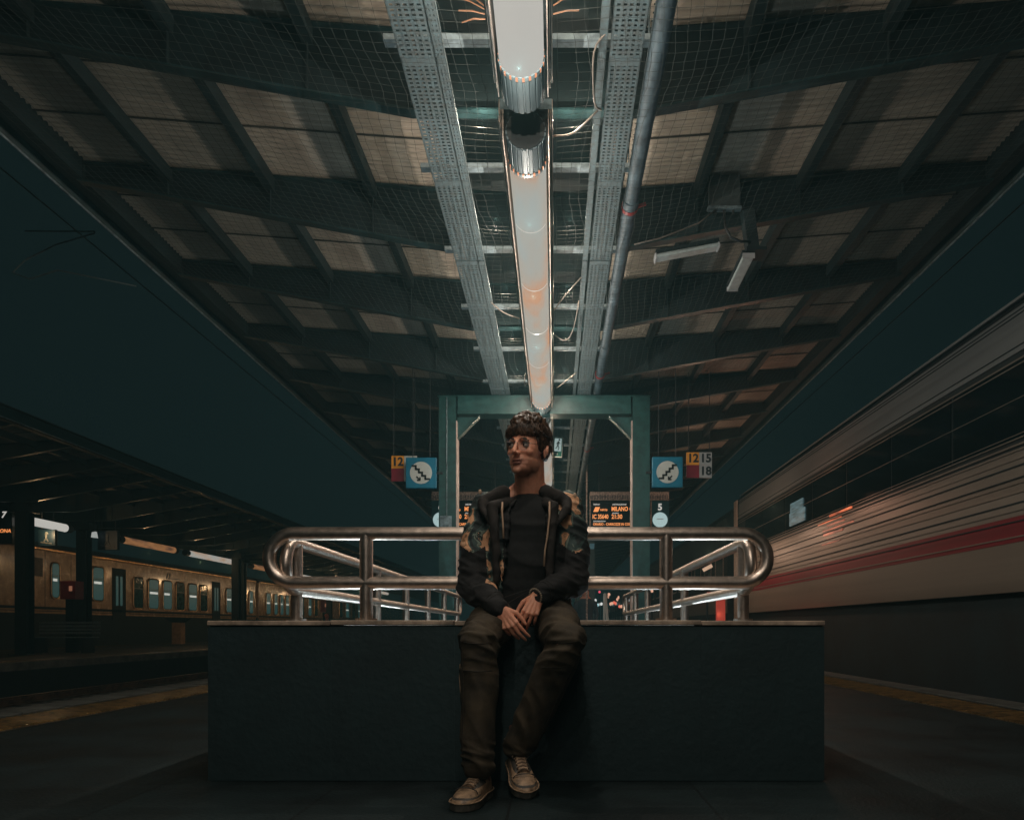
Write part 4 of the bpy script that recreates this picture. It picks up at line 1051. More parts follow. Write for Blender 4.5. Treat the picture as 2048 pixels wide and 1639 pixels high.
def camo_mat():
    m = bpy.data.materials.new('camouflage fabric'); m.use_nodes = True; N = m.node_tree.nodes; L = m.node_tree.links; p = N['Principled BSDF']
    p.inputs['Roughness'].default_value = .75
    tc = N.new('ShaderNodeTexCoord'); n = N.new('ShaderNodeTexNoise'); n.inputs['Scale'].default_value = 9.5; n.inputs['Detail'].default_value = 3.5; n.inputs['Distortion'].default_value = .8
    mp = N.new('ShaderNodeMapping'); mp.inputs['Location'].default_value = (.80, .2, .31)
    L.new(tc.outputs['Object'], mp.inputs[0]); L.new(mp.outputs[0], n.inputs[0]); r = N.new('ShaderNodeValToRGB'); r.color_ramp.interpolation = 'CONSTANT'; L.new(n.outputs[0], r.inputs[0])
    e = r.color_ramp.elements; e[0].position = 0; e[0].color = (.012, .018, .018, 1); e[1].position = .44; e[1].color = (.03, .055, .05, 1)
    for pos, c in ((.49, (.16, .19, .15)), (.52, (.02, .024, .02)), (.54, (.72, .38, .21)), (.635, (.30, .16, .08)), (.65, (.60, .34, .20)), (.74, (.03, .06, .055))):
        q = r.color_ramp.elements.new(pos); q.color = (*c, 1)
    L.new(r.outputs[0], p.inputs['Base Color'])
    bp = N.new('ShaderNodeBump'); n2 = N.new('ShaderNodeTexNoise'); n2.inputs['Scale'].default_value = 60; L.new(tc.outputs['Object'], n2.inputs[0]); bp.inputs['Strength'].default_value = .3; bp.inputs['Distance'].default_value = .01
    L.new(n2.outputs[0], bp.inputs['Height']); L.new(bp.outputs[0], p.inputs['Normal'])
    return m
M['camo'] = camo_mat()
M['lash'] = mat('dark lashes', (.02, .012, .008), .6)

man = empty('person', (.0, 3.37, 0), label='young man in glasses, camouflage jacket and olive trousers sitting on the dark wall', cat='person')
OFF = Vector((0, 3.37, 0))
def W(px, py, Y): return PX(px, py, Y) - OFF          # photo pixel at depth Y -> coordinates of the figure

# --------------------------------- skeleton
neck0 = W(1060, 992, 3.44); 
HC = W(1054, 899, 3.36)                                # middle of the head at eye level
yaw = math.radians(-25)
HM = Matrix.Translation(HC) @ Matrix.Rotation(yaw, 4, 'Z') @ Matrix.Rotation(math.radians(3), 4, 'Y') @ Matrix.Scale(1.13, 4)
def H(x, y, z): return HM @ Vector((x, y, z))
HR3 = HM.to_3x3()
def hell(b, c, r, nu=18, nv=12, rot=None): b.ell(H(*c), r, nu, nv, (HR3 @ rot) if rot is not None else HR3)
shR, shL = W(972, 1016, 3.44), W(1134, 1014, 3.44)
elR, elL = W(944, 1172, 3.36), W(1148, 1158, 3.38)
wrR, wrL = W(1000, 1216, 3.12), W(1076, 1189, 3.18)
hipR, hipL = W(1000, 1222, 3.44), W(1098, 1222, 3.44)
knR, knL = W(958, 1288, 2.99), W(1132, 1286, 3.00)
anR, anL = W(957, 1535, 2.97), W(1036, 1500, 3.20)

bd = MB()
# skull and face
hell(bd, (0, .018, .040), (.074, .092, .082)); hell(bd, (0, -.025, -.005), (.064, .066, .075)); hell(bd, (0, -.030, -.055), (.055, .058, .055))
hell(bd, (0, -.040, -.083), (.043, .046, .030)); hell(bd, (0, -.078, -.098), (.019, .016, .016))
for s in (-1, 1):
    hell(bd, (s * .038, -.058, -.024), (.019, .020, .017)); hell(bd, (s * .028, -.083, .020), (.025, .013, .008))
    hell(bd, (s * .040, -.012, -.060), (.018, .045, .036))
    hell(bd, (s * .012, -.098, -.034), (.0085, .010, .008))
    hell(bd, (s * .076, .014, -.008), (.006, .017, .030), rot=Matrix.Rotation(s * .3, 3, 'Z') @ Matrix.Rotation(-.2, 3, 'X'))
    hell(bd, (s * .083, .022, -.002), (.005, .012, .020), rot=Matrix.Rotation(s * .5, 3, 'Z'))
bd.cap(H(0, -.086, .018), H(0, -.104, -.016), .0075, .0095); bd.cap(H(0, -.104, -.016), H(0, -.108, -.029), .0095, .011)
hell(bd, (0, -.088, -.060), (.021, .010, .0055)); hell(bd, (0, -.086, -.071), (.018, .010, .006))
# neck, trunk
bd.cap(H(0, .012, -.060), neck0 + Vector((-.004, -.005, .03)), .062, .068, 18)
bd.cap(H(0, .040, -.02), neck0 + Vector((0, .02, 0)), .060, .072, 16)
for s in (-1, 1): bd.cap(neck0 + Vector((s * .03, .01, .045)), shR.lerp(neck0, .45) if s < 0 else shL.lerp(neck0, .45), .045, .045, 14)
bd.cap(neck0 + Vector((0, .0, .0)), neck0 + Vector((0, .01, -.08)), .062, .085, 16)
bd.cap(neck0 + Vector((-.02, .01, -.055)), shR, .045, .05); bd.cap(neck0 + Vector((.02, .01, -.055)), shL, .045, .05)
for k in range(7):
    t = k / 6; c = neck0.lerp((hipR + hipL) / 2, .18 + .82 * t); bd.ell(c, (.15 - .03 * math.sin(PI * t) , .10, .075), 16, 10)
# arms and legs, tapering, under the clothes
chain(bd, (shR, elR, wrR), (.046, .037, .025)); chain(bd, (shL, elL, wrL), (.046, .037, .025))
chain(bd, (hipR, knR, anR), (.082, .052, .036)); chain(bd, (hipL, knL, anL), (.082, .052, .036))
def hand(b, wr, u, nrm, thumb, curl, spread):
    """palm plus five bent fingers; u along the hand, nrm out of the back, thumb = side of the thumb"""
    u = Vector(u).normalized(); nrm = Vector(nrm); nrm = (nrm - u * nrm.dot(u)).normalized(); v = u.cross(nrm)
    if v.dot(Vector(thumb)) < 0: v = -v
    kn = []
    b.ell(wr + u * .045, (.5, .5, .5), 2, 2) if False else None
    for i, (vo, L0) in enumerate(((.029, .092), (.010, .096), (-.010, .091), (-.028, .082))):
        k = wr + u * L0 + v * vo + nrm * (.006 - abs(vo) * .12)
        b.cap(wr + u * .004 + v * vo * .45, k, .0165, .0112, 10); kn.append(k)
        b.ell(k + nrm * .002, (.0105, .0105, .0105), 8, 6)
    b.cap(wr + u * .03 + v * .012, wr + u * .075 + v * .022, .016, .012, 10)
    lens = ((.040, .025, .020), (.045, .028, .021), (.041, .026, .020), (.031, .020, .018))
    for i, k in enumerate(kn):
        p = k; a = curl[i][0]; fan = (1.5 - i) * spread
        for j in range(3):
            if j: a += curl[i][j]
            d = (u * math.cos(a) - nrm * math.sin(a) + v * fan).normalized()
            q = p + d * lens[i][j]; r0 = (.0092, .0083, .0074)[j] * (.88 if i == 3 else 1); r1 = (.0083, .0074, .0062)[j] * (.88 if i == 3 else 1)
            b.cap(p, q, r0, r1, 10); p = q
    t0 = wr + u * .022 + v * .020 - nrm * .004; t1 = t0 + (u * .72 + v * .62 - nrm * .25).normalized() * .044
    b.cap(t0, t1, .0155, .0112, 10); t2 = t1 + (u * .93 + v * .16 - nrm * .25).normalized() * .034; b.cap(t1, t2, .0108, .0095, 10)
    t3 = t2 + (u * .98 + v * .0 - nrm * .2).normalized() * .027; b.cap(t2, t3, .0095, .0075, 10)
uR = Vector((.50, -.16, -.80)); uL = Vector((-.34, -.22, -.80))
hand(bd, wrR, uR, (-.25, -.95, .10), (1, 0, 0), ((.30, .25, .2), (.42, .35, .2), (.62, .40, .25), (.80, .45, .3)), .07)
hand(bd, wrL, uL, (.12, -.98, .18), (-1, 0, 0), ((.35, .30, .2), (.48, .35, .2), (.58, .40, .25), (.70, .45, .3)), .09)
body = evaluated(bd, 'body', .0030, 3, (M['skin'], M['lip']))
V = getv(body)
Hi = np.array(HM.inverted()); L4 = np.c_[V, np.ones(len(V))] @ Hi.T; Lh = L4[:, :3]
hm = (np.linalg.norm(Lh, axis=1) < .17)
q = Lh[hm]
for s in (-1, 1):
    q = push(q, (s * .031, -.088, .002), (.014, .018, .009), (0, .013, 0))          # eye sockets
    q = push(q, (s * .030, -.085, -.014), (.014, .02, .006), (0, .003, 0))
    q = push(q, (s * .036, -.075, -.046), (.014, .02, .014), (0, .005, 0))          # below cheekbones
    q = push(q, (s * .0075, -.112, -.041), (.0035, .005, .003), (0, .004, .004))    # nostrils
    q = push(q, (s * .026, -.085, -.065), (.005, .01, .006), (0, .003, 0))
q = push(q, (0, -.10, -.066), (.020, .012, .0022), (0, .006, 0))                    # mouth line
q = push(q, (0, -.10, -.084), (.018, .012, .006), (0, .004, 0))                     # under the lip
q = push(q, (0, -.10, -.050), (.004, .012, .007), (0, .002, 0))                     # philtrum
Lh[hm] = q; V = (np.c_[Lh, np.ones(len(V))] @ np.array(HM).T)[:, :3]; setv(body, V)
cent = np.empty(len(body.polygons) * 3); body.polygons.foreach_get('center', cent); cent = cent.reshape(-1, 3)
cl = (np.c_[cent, np.ones(len(cent))] @ Hi.T)[:, :3]
mi = ((np.abs(cl[:, 0]) < .024) & (cl[:, 1] < -.078) & (cl[:, 2] < -.0555 + .0) & (cl[:, 2] > -.0785 + np.abs(cl[:, 0]) * .3)).astype(int)
body.polygons.foreach_set('material_index', mi)
from mathutils.bvhtree import BVHTree
bvh = BVHTree.FromPolygons([v.co.copy() for v in body.vertices], [tuple(p.vertices) for p in body.polygons])
fdir = (HR3 @ Vector((0, 1, 0))).normalized()
def skinpt(x, z, off=.0006):
    hit = bvh.ray_cast(H(x, -.25, z), fdir)
    return (hit[0] - fdir * off) if hit[0] is not None else H(x, -.1, z)
# beard stubble and painted lower-face shade in one vertex attribute
at = body.attributes.new('stubble_shade', 'FLOAT', 'POINT'); V = getv(body); Lh = (np.c_[V, np.ones(len(V))] @ Hi.T)[:, :3]
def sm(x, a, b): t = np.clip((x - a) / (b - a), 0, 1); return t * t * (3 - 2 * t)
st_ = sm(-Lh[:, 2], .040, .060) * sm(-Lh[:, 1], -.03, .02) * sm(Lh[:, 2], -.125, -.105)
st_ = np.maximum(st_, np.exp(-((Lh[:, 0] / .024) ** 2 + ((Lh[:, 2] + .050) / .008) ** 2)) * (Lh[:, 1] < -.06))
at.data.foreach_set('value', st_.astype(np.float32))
link('body', body, man)
# eyes, brows
for s in (-1, 1):
    e = MB().ell(H(s * .031, -.0705, .002), (.0125, .0125, .0125), 16, 10, HR3).build('eye', M['eye'], man, smooth=True)
    g = H(s * .031 - .0035, -.0795, .002); MB().ell(g, (.0058, .0045, .0058), 12, 8, HR3).build('iris', M['iris'], e, smooth=True)
    b = MB(); pts = [H(s * (.031 - .014), -.0815, .0055), H(s * .024, -.086, .0095), H(s * .030, -.0860, .0100), H(s * .036, -.0835, .0085), H(s * .041, -.080, .005)]
    b.tube(pts, [.001, .0022, .0026, .0024, .001], 6).build('eyelash', M['lash'], man, smooth=True)
    b = MB(); rg_ = random.Random(3)
    for k in range(110):
        t = rg_.random(); x = .011 + .031 * t; z = .0205 + .006 * math.sin(PI * min(t * 1.2, 1)) - .007 * max(t - .6, 0) + rg_.uniform(-.0035, .0035)
        b.tube([skinpt(s * x, z, .0005), skinpt(s * (x + .007), z + .0015, .0018)], [.0015, .0005], 3)
    b.build('eyebrow', M['browm'], man)
# glasses
gl = MB()
for s in (-1, 1):
    gl.tube([H(s * .033 + .0235 * math.cos(a), -.104 + .012 * (abs(s * .033 + .0225 * math.cos(a)) / .055) ** 2, -.003 + .0205 * math.sin(a)) for a in [2 * PI * i / 28 for i in range(28)]], .0008, 6, closed=True)
    gl.tube([H(s * .055, -.092, .004), H(s * .072, -.05, .006), H(s * .080, .01, .004), H(s * .081, .025, -.006)], .0012, 6)
gl.tube([H(-.0105, -.104, .003), H(-.005, -.107, .006), H(.005, -.107, .006), H(.0105, -.104, .003)], .0011, 6)
glo = gl.build('glasses', M['wire'], man, smooth=True)
gm = bpy.data.materials.new('spectacle lens'); gm.use_nodes = True; gn = gm.node_tree.nodes; gn.clear()
t1_ = gn.new('ShaderNodeBsdfTransparent'); g1_ = gn.new('ShaderNodeBsdfGlossy'); g1_.inputs['Roughness'].default_value = .05; m1_ = gn.new('ShaderNodeMixShader'); m1_.inputs[0].default_value = .045
o1_ = gn.new('ShaderNodeOutputMaterial'); gl_ = gm.node_tree.links; gl_.new(t1_.outputs[0], m1_.inputs[1]); gl_.new(g1_.outputs[0], m1_.inputs[2]); gl_.new(m1_.outputs[0], o1_.inputs[0])
for s in (-1, 1):
    P = [H(s * .033 + .0215 * math.cos(a), -.104 + .012 * (abs(s * .033 + .0215 * math.cos(a)) / .055) ** 2, -.003 + .0195 * math.sin(a)) for a in [2 * PI * i / 28 for i in range(28)]]
    c = H(s * .033, -.1035, -.003); MB().add([c] + P, [(0, 1 + i, 1 + (i + 1) % 28) for i in range(28)]).build('lens', gm, glo)
# hair: scalp cap plus a great many curled locks
hc = MB(); rg_ = random.Random(11)
hell(hc, (0, .024, .054), (.081, .094, .083), 24, 16); hell(hc, (0, -.030, .072), (.066, .055, .040)); hell(hc, (0, .055, .005), (.072, .058, .062))
for s in (-1, 1): hell(hc, (s * .066, .000, .030), (.016, .036, .044))
for k in range(150):
    th = rg_.uniform(-PI, PI); ph = rg_.uniform(.0, 1.15)
    hell(hc, (.072 * math.sin(ph) * math.cos(th), .020 + .086 * math.sin(ph) * math.sin(th) - .014, .058 + .080 * math.cos(ph)), (rg_.uniform(.010, .021),) * 3, 8, 6)
for k in range(22):
    x = -.062 + .124 * k / 21; hell(hc, (x, -.074 + abs(x) ** 2 * 8, .060 + rg_.uniform(-.004, .006)), (.010, .011, .022), 8, 6)
hair = evaluated(hc, 'hair', .004, 1, (M['hairm'],))
V = getv(hair); Nn = getn(hair)
for i in range(len(V)):
    p = V[i]; V[i] += Nn[i] * (.008 * nz(p, 60) + .004 * nz(p, 140, 4))
setv(hair, V); hair_o = link('hair', hair, man)
lk = MB()
for k in range(1500):
    th = rg_.uniform(-PI, PI); ph = math.acos(rg_.uniform(.10, 1)) ; 
    base = Vector((.080 * math.sin(ph) * math.cos(th), .020 + .096 * math.sin(ph) * math.sin(th), .052 + .088 * math.cos(ph)))
    if base.y < -.05 and base.z < .058: continue
    out = Vector((base.x / .08, (base.y - .02) / .096, (base.z - .05) / .09)).normalized()
    tn = out.cross(Vector((rg_.uniform(-1, 1), rg_.uniform(-1, 1), rg_.uniform(-1, 1)))).normalized(); bn = out.cross(tn)
    rr = rg_.uniform(.006, .013); tw = rg_.uniform(2.5, 5.5); pts = []
    for i in range(7):
        a = tw * i / 6; pts.append(H(*(base + tn * rr * math.cos(a) + bn * rr * math.sin(a) + out * (.002 + .0016 * i) - Vector((0, 0, .0008 * i)))))
    lk.tube(pts, [.0018, .0026, .0028, .0026, .0022, .0016, .0005], 4, caps=False)
for k in range(420):       # fringe
    x = rg_.uniform(-.070, .070); y = -.078 + x * x * 8 + rg_.uniform(-.004, .004); z = .082 + rg_.uniform(-.006, .01); L_ = rg_.uniform(.030, .046)
    sw_ = rg_.uniform(-.35, .35); pts = [H(x + sw_ * L_ * t + .002 * math.sin(7 * t + k), y - .008 * math.sin(PI * t * .8) , z - L_ * t) for t in (0, .25, .5, .75, 1)]
    lk.tube(pts, [.0014, .0018, .0017, .0013, .0004], 3, caps=False)
for k in range(260):       # sides over the temples
    s = rg_.choice((-1, 1)); y = rg_.uniform(-.045, .07); z = rg_.uniform(.01, .06); L_ = rg_.uniform(.02, .035)
    pts = [H(s * (.083 - .004 * t - max(-y, 0) * .18), y + .006 * t, z - L_ * t) for t in (0, .33, .66, 1)]
    lk.tube(pts, [.0013, .0017, .0014, .0004], 3, caps=False)
lko = lk.build('hair_lock', M['hairm'], hair_o, smooth=True); tag(lko, kind='stuff')

# --------------------------------- clothes
def folds(me, amp, f1, region=None, seed=0, dirv=(0, 0, 1), f2=2.2):
    """creases: ridged noise stretched across dirv"""
    V = getv(me); Nn = getn(me); d = np.array(Vector(dirv).normalized())
    for i in range(len(V)):
        p = V[i]; a = p @ d; r = p - a * d
        qv = Vector((*(r * f2 + d * (a * f1)),)); qv.x += seed * 3.1
        n1 = noise.noise(qv); n1 = 1 - abs(n1) * 2.6; n2 = noise.noise(qv * 2.3)
        n1 = max(n1, -.2)
        w_ = 1 if region is None else region(p)
        V[i] = p + Nn[i] * amp * w_ * (n1 * .8 - .35 + n2 * .4)
    setv(me, V)
# trousers
tr = MB()
pc = (hipR + hipL) / 2
tr.ell(pc + Vector((0, .01, .00)), (.175, .13, .105), 24, 14)
for hp, kn_, an, s in ((hipR, knR, anR, -1), (hipL, knL, anL, 1)):
    m1 = hp.lerp(kn_, .5) + Vector((s * .004, 0, -.004))
    chain(tr, (hp, m1, kn_ + Vector((s * .006, .015, .004))), (.102, .097, .082), 20)
    k2 = kn_.lerp(an, .35) + Vector((s * .0, .025, 0)); k3 = kn_.lerp(an, .75) + Vector((0, .012, 0)); k4 = an + Vector((0, .006, .015))
    chain(tr, (kn_ + Vector((0, .015, -.01)), k2, k3, k4), (.080, .080, .074, .066), 20)
trm = evaluated(tr, 'trousers', .0055, 5, (M['pants'],))
kR = np.array(knR); kL = np.array(knL)
zk = knR.z - .10
folds(trm, .020, 12, lambda p: 1 / (1 + math.exp(-(p[2] - zk) / .03)), 1, (.25, .75, .55), 4.5)
folds(trm, .014, 13, lambda p: 1 / (1 + math.exp((p[2] - zk) / .04)), 2, (1, .3, .35), 3.2)
folds(trm, .012, 30, lambda p: math.exp(-((p[2] - anR.z - .05) / .05) ** 2), 3, (.2, .2, 1), 6)
def kneefold(p):
    return math.exp(-min(((p - kR) ** 2).sum(), ((p - kL) ** 2).sum()) / .014)
folds(trm, .014, 22, kneefold, 5, (.3, .3, 1), 6)
link('trousers', trm, man)
for hx, hz, pn in (((knR.x - .080), .50, 'a'),):
    MB().tube([(hx, knR.y + .02, .56), (hx - .004, knR.y + .03, .50), (hx + .002, knR.y + .03, .43)], .0028, 6).build('trouser_cord', M['cord'], man)
# seams, pocket flap and hems of the trousers
from mathutils.bvhtree import BVHTree as _B
tb = _B.FromPolygons([v.co.copy() for v in trm.vertices], [tuple(p.vertices) for p in trm.polygons])
def on_cloth(bv, p, d, off=.001):
    p = Vector(p); d = Vector(d).normalized(); hit = bv.ray_cast(p - d * .4, d)
    return (hit[0] - d * off) if hit[0] is not None else p
M['seam_d'] = mat('dark seam thread', (.025, .017, .010), .9)
for kn_, an, hp, sd in ((knR, anR, hipR, -1), (knL, anL, hipL, 1)):
    ps = [on_cloth(tb, kn_.lerp(an, t) + Vector((sd * .045, 0, 0)), (-sd * .55, 1, 0)) for t in [i / 14 for i in range(15)]]
    MB().tube(ps, .0022, 4).build('trouser_seam', M['seam_d'], man)
    for t, w_ in ((.0, .055), (.22, .055)):
        c_ = kn_.lerp(an, t); ps = [on_cloth(tb, c_ + Vector((x, 0, -.006 * math.cos(x * 30))), (0, 1, -.15)) for x in [(-w_ + 2 * w_ * i / 8) for i in range(9)]]
        MB().tube(ps, .0020, 4).build('knee_seam', M['seam_d'], man)
# t-shirt
ts = MB()
zt = neck0.z; zb = pc.z - .01
for k in range(9):
    t = k / 8; c = Vector((neck0.x, neck0.y, neck0.z - .122)).lerp(pc + Vector((0, 0, .03)), t)
    ts.ell(c + Vector((0, -.012 - .020 * math.sin(PI * t), 0)), (.165 - .012 * math.sin(PI * t), .118, .13), 24, 16)
ts.ell(neck0 + Vector((0, -.004, -.050)), (.105, .090, .050), 20, 10)
tsm = evaluated(ts, 't_shirt', .006, 14, (M['tee'],)); folds(tsm, .012, 6, None, 3, (.35, 0, 1), 3.5)
link('t_shirt', tsm, man)
# jacket: open shell, hood roll and sleeves
jk = MB()
def shell(b, rings, g0, n=36, th=.016):
    """rings: (centre, rx, ry, gap angle) from top to bottom, open at the front (-y)"""
    O = []; I = []
    for c, rx, ry, gap in rings:
        ro = []; ri = []
        for i in range(n + 1):
            a = -PI / 2 + gap + (2 * PI - 2 * gap) * i / n
            ro.append(c + Vector((rx * math.cos(a), ry * math.sin(a), 0))); ri.append(c + Vector(((rx - th) * math.cos(a), (ry - th) * math.sin(a), 0)))
        O.append(ro); I.append(ri)
    base = len(b.v); R_ = len(rings); N1 = n + 1
    for ro in O: b.v += [tuple(p) for p in ro]
    for ri in I: b.v += [tuple(p) for p in ri]
    def o(r, i): return base + r * N1 + i
    def q(r, i): return base + R_ * N1 + r * N1 + i
    F_ = []
    for r in range(R_ - 1):
        for i in range(n): F_.append((o(r, i), o(r, i + 1), o(r + 1, i + 1), o(r + 1, i))); F_.append((q(r, i), q(r + 1, i), q(r + 1, i + 1), q(r, i + 1)))
        F_.append((o(r, 0), o(r + 1, 0), q(r + 1, 0), q(r, 0))); F_.append((o(r, n), q(r, n), q(r + 1, n), o(r + 1, n)))
    for i in range(n): F_.append((o(0, i), q(0, i), q(0, i + 1), o(0, i + 1))); F_.append((o(R_ - 1, i), o(R_ - 1, i + 1), q(R_ - 1, i + 1), q(R_ - 1, i)))
    b.f += F_; b.mi += [0] * len(F_)
top = neck0 + Vector((0, .01, -.02))
def jc(t): return Vector((top.x + (pc.x - top.x) * t, .068 - .006 * t, top.z + (pc.z - .06 - top.z) * t))
shell(jk, [(jc(0), .100, .100, .50), (jc(.06), .165, .130, .47), (jc(.15), .205, .150, .44), (jc(.3), .214, .165, .44), (jc(.5), .212, .172, .47), (jc(.75), .215, .175, .55), (jc(1.0), .220, .180, .70)], 0, th=.020)
for sh, el, wr, s in ((shR, elR, wrR, -1), (shL, elL, wrL, 1)):
    jk.cap(neck0 + Vector((s * .055, .02, -.035)), sh + Vector((s * .004, 0, .0)), .050, .066, 18)
    mu = sh.lerp(el, .5) + Vector((s * .012, .01, 0)); mf = el.lerp(wr, .5) + Vector((0, -.004, .006))
    chain(jk, (sh, mu, el + Vector((s * -.002, .005, -.006)), mf, wr - (wr - el).normalized() * .012), (.074, .078, .072, .062, .040), 20)
    fe = el.lerp(wr, .25); jk.cap(el + Vector((0, .02, -.02)), fe + Vector((0, 0, -.01)), .066, .062, 16)
jm = evaluated(jk, 'jacket', .0055, 4, (M['sleeve'], M['camo']))
folds(jm, .012, 20, None, 7, (.25, .1, 1), 6)
folds(jm, .008, 30, lambda p: math.exp(-min(((p - np.array(elR)) ** 2).sum(), ((p - np.array(elL)) ** 2).sum()) / .02), 9, (.6, 0, 1), 5)
cent = np.empty(len(jm.polygons) * 3); jm.polygons.foreach_get('center', cent); cent = cent.reshape(-1, 3)
mi = np.zeros(len(cent), int)
zc = W(0, 1098, 3.38).z
def dseg(P, a, b_):
    a = np.array(a); b_ = np.array(b_); d = b_ - a; t = np.clip(((P - a) @ d) / (d @ d), 0, 1); return np.linalg.norm(P - a - t[:, None] * d, axis=1)
mi[(cent[:, 2] > zc + .02 * np.sin(cent[:, 0] * 40)) & (np.minimum(dseg(cent, shR, elR), dseg(cent, shL, elL)) < .112)] = 1
xs0, xs1 = W(978, 0, 3.28).x, W(1008, 0, 3.28).x
za, zb_ = W(0, 1205, 3.25).z, W(0, 1020, 3.25).z
mi[(cent[:, 0] > xs0 - (cent[:, 2] - za) * .09) & (cent[:, 0] < xs1 + .0 - (cent[:, 2] - za) * .02) & (cent[:, 2] > za) & (cent[:, 2] < zb_) & (cent[:, 1] < .02) & (cent[:, 1] > -.165)] = 1
jm.polygons.foreach_set('material_index', mi)
link('jacket', jm, man)
jb_ = _B.FromPolygons([v.co.copy() for v in jm.vertices], [tuple(p.vertices) for p in jm.polygons])
for el, wr in ((elR, wrR), (elL, wrL)):
    for t in (.86, .80):
        c_ = el.lerp(wr, t); ax2 = (wr - el).normalized(); a1 = ax2.orthogonal().normalized(); a2 = ax2.cross(a1); ps = []
        for k in range(16):
            d_ = a1 * math.cos(2 * PI * k / 16) + a2 * math.sin(2 * PI * k / 16); hit = jb_.ray_cast(c_ + d_ * .2, -d_); ps.append((hit[0] + d_ * .001) if hit[0] is not None else c_ + d_ * .045)
        MB().tube(ps, .0018, 4, closed=True).build('cuff_seam', M['hood'], man)
# hoodie collar lying on the shoulders and its front edges
hd = MB()
ring = []
for i in range(25):
    a = -PI * .36 + PI * 1.72 * i / 24; ring.append(neck0 + Vector((.122 * math.cos(a), .030 + .085 * math.sin(a), -.012 + .018 * math.sin(a) - .016 * abs(math.cos(a)))))
chain(hd, ring, [.026 + .012 * math.sin(PI * i / 24) for i in range(25)], 12)
for s in (-1, 1):
    e0 = ring[0] if s > 0 else ring[-1]
    pts = [e0, W(1045 + s * 62, 1012, 3.285), W(1047 + s * 58, 1050, 3.262), W(1046 + s * 54, 1100, 3.255), W(1046 + s * 52, 1160, 3.262)]
    chain(hd, pts, (.026, .026, .022, .020, .018), 12)
    chain(hd, [W(1050 + s * 42, 984, 3.37), W(1050 + s * 82, 1001, 3.37), W(1050 + s * 84, 1018, 3.325), W(1046 + s * 66, 1046, 3.275)], (.034, .030, .020, .012), 14)
hdm = evaluated(hd, 'hoodie', .0045, 4, (M['hood'],)); folds(hdm, .006, 10, None, 4, (.8, 0, .5), 14); link('hoodie', hdm, man)
# cords
for s, pts in ((-1, ((1005, 1004), (1004, 1020), (1006, 1048), (1007, 1076))), (1, ((1099, 1003), (1099, 1030), (1095, 1070), (1090, 1100), (1088, 1132)))):
    P = [W(x, y, 3.232 if i else 3.25) for i, (x, y) in enumerate(pts)]
    MB().tube(P, [.0042] * (len(P) - 1) + [.005], 8).build('drawstring', M['cord'], man, smooth=True)
# metal snaps at the shoulders
for px, py in ((960, 983), (1150, 990)):
    MB().ell(W(px, py, 3.33), (.008, .006, .012), 10, 6).build('snap', M['cord'], man)
# bracelet
c = wrL + (wrL - elL).normalized() * -.002; ax_ = (wrL - elL).normalized(); aa = ax_.orthogonal().normalized(); ab = ax_.cross(aa)
b = MB()
for k in range(22):
    a = 2 * PI * k / 22; b.ell(c + ax_ * .02 + (aa * math.cos(a) + ab * math.sin(a)) * .0325, (.0045,) * 3, 6, 4)
tag(b.build('bracelet', mat('bead bracelet', (.35, .28, .2), .3), man, smooth=True))
